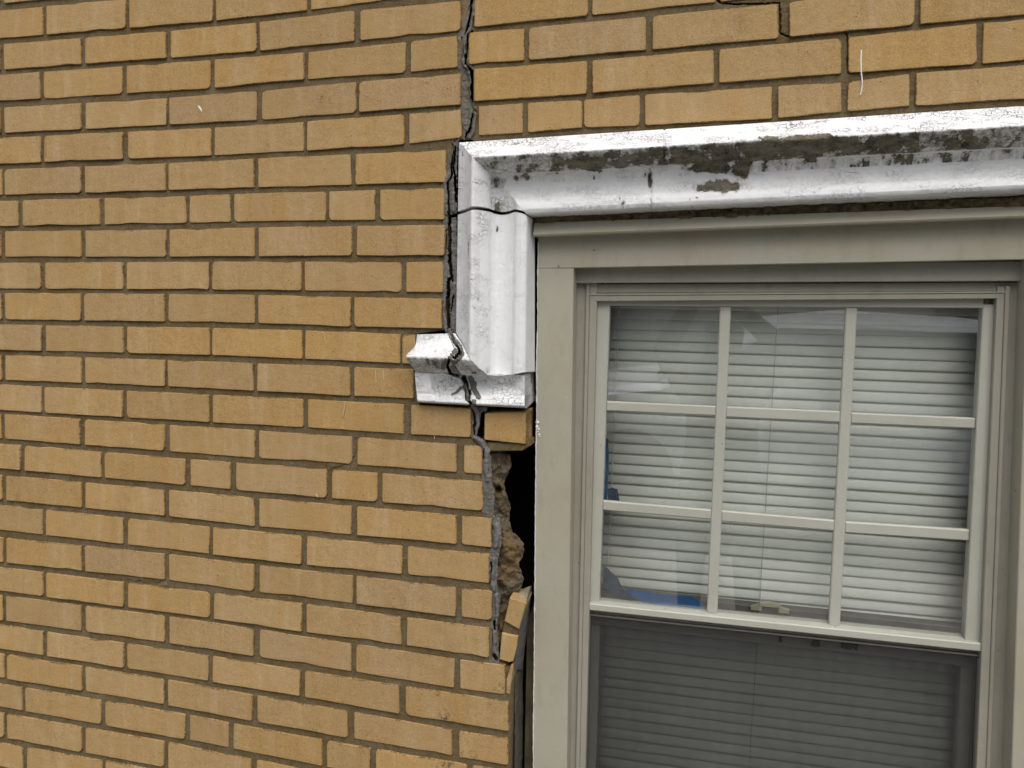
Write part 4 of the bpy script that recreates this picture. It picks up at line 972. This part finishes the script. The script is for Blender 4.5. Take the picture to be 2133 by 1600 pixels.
for pth in ([(1794,104,3.2),(1793,130,2.8),(1794,150,3),(1796,170,2.6),(1795,186,2.8),(1792,198,2)], [(413,220,2),(417,226,4),(420,232,2)], [(672,690,1.5),(679,715,2),(679,747,1.6)], [(782,770,1.4),(783,790,2.2),(784,796,1.4)], [(799,768,1.2),(799,790,1.8)],
            [(720,838,2),(716,858,3),(714,868,2)], [(657,1029,3),(660,1033,4),(661,1036,2)], [(905,908,1.6),(905,914,2)], [(710,890,2),(718,894,1.4)]):
    drape('paint_drip' if pth[0][0] in (1794, 413) else 'scuff', [(a, b, c * (1 if pth[0][0] in (1794, 413) else .7)) for a, b, c in pth], WHITE if pth[0][0] in (1794, 413) else PALE, wall, .0008, n=24, k=5, flat=-.0018)
for (x, y, r_) in ((1120, 880, 5), (1119, 889, 4), (1122, 894, 3.4), (1121, 899, 2), (1123, 905, 3), (1124, 909, 2)):
    drape('paint_fleck', [(x - r_, y, 1), (x, y, r_ * 1.6), (x + r_ * .7, y + 1, 1)], WHITE, win, .001, n=10, k=5, flat=.0445)

# ------------------------------------------------------------------ across the street
def house(x0, x1, y, h, label, colr, rows):
    t = thing('town_house', label, 'house', ((x0 + x1) / 2, y, 0), 'houses across the street'); q = MB(); q.box((x0, y - 6, -.12), (x1, y, h)); q.build('wall', mat_plain('stucco', colr, .9, .06, .2, 2), t)
    q = MB(); q.add([(x0 - .3, y + .4, h), (x1 + .3, y + .4, h), (x1 + .3, y - 3, h + 2.2), (x0 - .3, y - 3, h + 2.2), (x0 - .3, y - 6.4, h), (x1 + .3, y - 6.4, h)], [(0, 1, 2, 3), (3, 2, 5, 4), (0, 3, 4), (1, 5, 2), (0, 4, 5, 1)]); q.build('roof', ASPH, t)
    for r in range(rows):
        n = max(2, int((x1 - x0) / 2.4))
        for k in range(n):
            xc = x0 + (x1 - x0) * (k + .5) / n; zc = 1.7 + 2.9 * r; q = MB()
            for a, b in (((xc - .65, y, zc - .85), (xc - .55, y + .06, zc + .85)), ((xc + .55, y, zc - .85), (xc + .65, y + .06, zc + .85)), ((xc - .55, y, zc + .75), (xc + .55, y + .06, zc + .85)), ((xc - .55, y, zc - .85), (xc + .55, y + .08, zc - .75)), ((xc - .55, y, zc - .03), (xc + .55, y + .05, zc + .03))): q.box(a, b)
            f = q.build('window', VINYL, t); q = MB(); q.box((xc - .55, y + .001, zc - .75), (xc + .55, y + .02, zc + .75)); q.build('pane', DARK, f)
house(-9, -1.2, -15, 6.4, 'pale cream stucco house across the street, mirrored at one side of the panes', (238, 234, 222), 2)
house(-.8, 5.4, -15.6, 6.0, 'grey stucco house across the street, between the cream and white ones', (176, 174, 168), 2)
house(6, 14, -15, 6.6, 'white stucco house across the street at the far end', (232, 230, 222), 2)
# parked silver car
car = thing('parked_car', 'silver hatchback parked at the kerb facing the window', 'car', (1.9, -5.2, -.12))
SILV = mat_plain('silver_car_paint', (226, 228, 230), .25, .03, .6, 4, 0); TYRE = mat_plain('tyre_rubber', (30, 30, 31), .85, .1); CGL = mat_plain('tinted_car_glass', (26, 30, 32), .06, .05, .6)
prof = [(-2.1,.32),(-2.12,.62),(-1.95,.86),(-1.15,.98),(-.45,1.42),(.3,1.5),(1.2,1.46),(1.85,1.02),(2.05,.95),(2.1,.6),(2.05,.32)]
def car_loft(name, pr, halfw, mat, taper):
    V = []; n = len(pr)
    for sgn in (-1, -.86, .86, 1):
        for (x, z) in pr: 
            k = 1 - taper * max(0, (z - .9)) / .6; V.append((1.9 + x * (1 if abs(sgn) < 1 else .985), -5.2 + sgn * halfw * k, -.12 + (z if abs(sgn) < 1 else .32 + (z - .32) * .93)))
    F = [(a * n + i, a * n + i + 1, (a + 1) * n + i + 1, (a + 1) * n + i) for a in range(3) for i in range(n - 1)] + [tuple(range(n)), tuple(range(4 * n - 1, 3 * n - 1, -1))]
    return mesh_obj(name, V, F, mat, car, False)
car_loft('body', prof, .88, SILV, .22)
q = MB(); 
for s_ in (-1, 1): q.add([(1.0, -5.2 + s_ * .86, .92), (3.45, -5.2 + s_ * .86, .92), (3.0, -5.2 + s_ * .73, 1.28), (1.6, -5.2 + s_ * .73, 1.28)], [(0, 1, 2, 3)])
q.add([(.72, -5.9, .90), (.72, -4.5, .90), (1.36, -4.6, 1.29), (1.36, -5.8, 1.29)], [(0, 1, 2, 3)]); q.build('glass', CGL, car)
for x in (.55, 3.2):
    for y in (-6.03, -4.37):
        q = MB(); q.tube([(x, y - .1, .2), (x, y - .08, .2), (x, y + .08, .2), (x, y + .1, .2)], [.26, .32, .32, .26], 24); wl_ = q.build('wheel', TYRE, car); q = MB(); q.tube([(x, y - .115, .2), (x, y + .115, .2)], .18, 16); q.build('rim', SILV, wl_)
# the photographer, arms raised
per = thing('person', 'person in dark clothes with both arms raised, mirrored in the panes', 'person', (1.15, -1.98, 0))
def skin(name, pts, edges, rad, mat, par):
    me = bpy.data.meshes.new(name); me.from_pydata([Vector(p) for p in pts], edges, []); o = bpy.data.objects.new(name, me); COL.objects.link(o); o.parent = par; o.location = -par.location
    o.modifiers.new('skin', 'SKIN'); sv = me.skin_vertices[0] if me.skin_vertices else None
    if sv is None: return o
    for i, r in enumerate(rad): sv.data[i].radius = (r, r)
    sv.data[0].use_root = True
    sb = o.modifiers.new('subsurf', 'SUBSURF'); sb.levels = 1; sb.render_levels = 2; me.materials.append(mat); return o
X, Yp = 1.15, -1.98
pts = [(X,Yp,.80),(X,Yp+.01,1.0),(X,Yp+.02,1.18),(X,Yp+.03,1.28),(X,Yp+.04,1.37),(X,Yp+.03,1.46),(X-.18,Yp+.02,1.19),(X-.25,Yp+.16,1.32),(X-.13,Yp+.34,1.52),(X+.18,Yp+.02,1.19),(X+.25,Yp+.16,1.32),(X+.02,Yp+.34,1.52),(X-.1,Yp,.75),(X-.12,Yp+.02,.42),(X-.13,Yp-.02,.08),(X-.14,Yp+.12,.04),(X+.1,Yp,.75),(X+.12,Yp+.02,.42),(X+.13,Yp-.02,.08),(X+.14,Yp+.12,.04)]
edges = [(0,1),(1,2),(2,3),(3,4),(4,5),(2,6),(6,7),(7,8),(2,9),(9,10),(10,11),(0,12),(12,13),(13,14),(14,15),(0,16),(16,17),(17,18),(18,19)]
rad = [.15,.14,.14,.06,.10,.08,.075,.055,.035,.075,.055,.035,.095,.07,.05,.04,.095,.07,.05,.04]
JACK = mat_plain('dark_jacket', (44, 46, 52), .8, .1)
skin('body', pts, edges, rad, JACK, per)
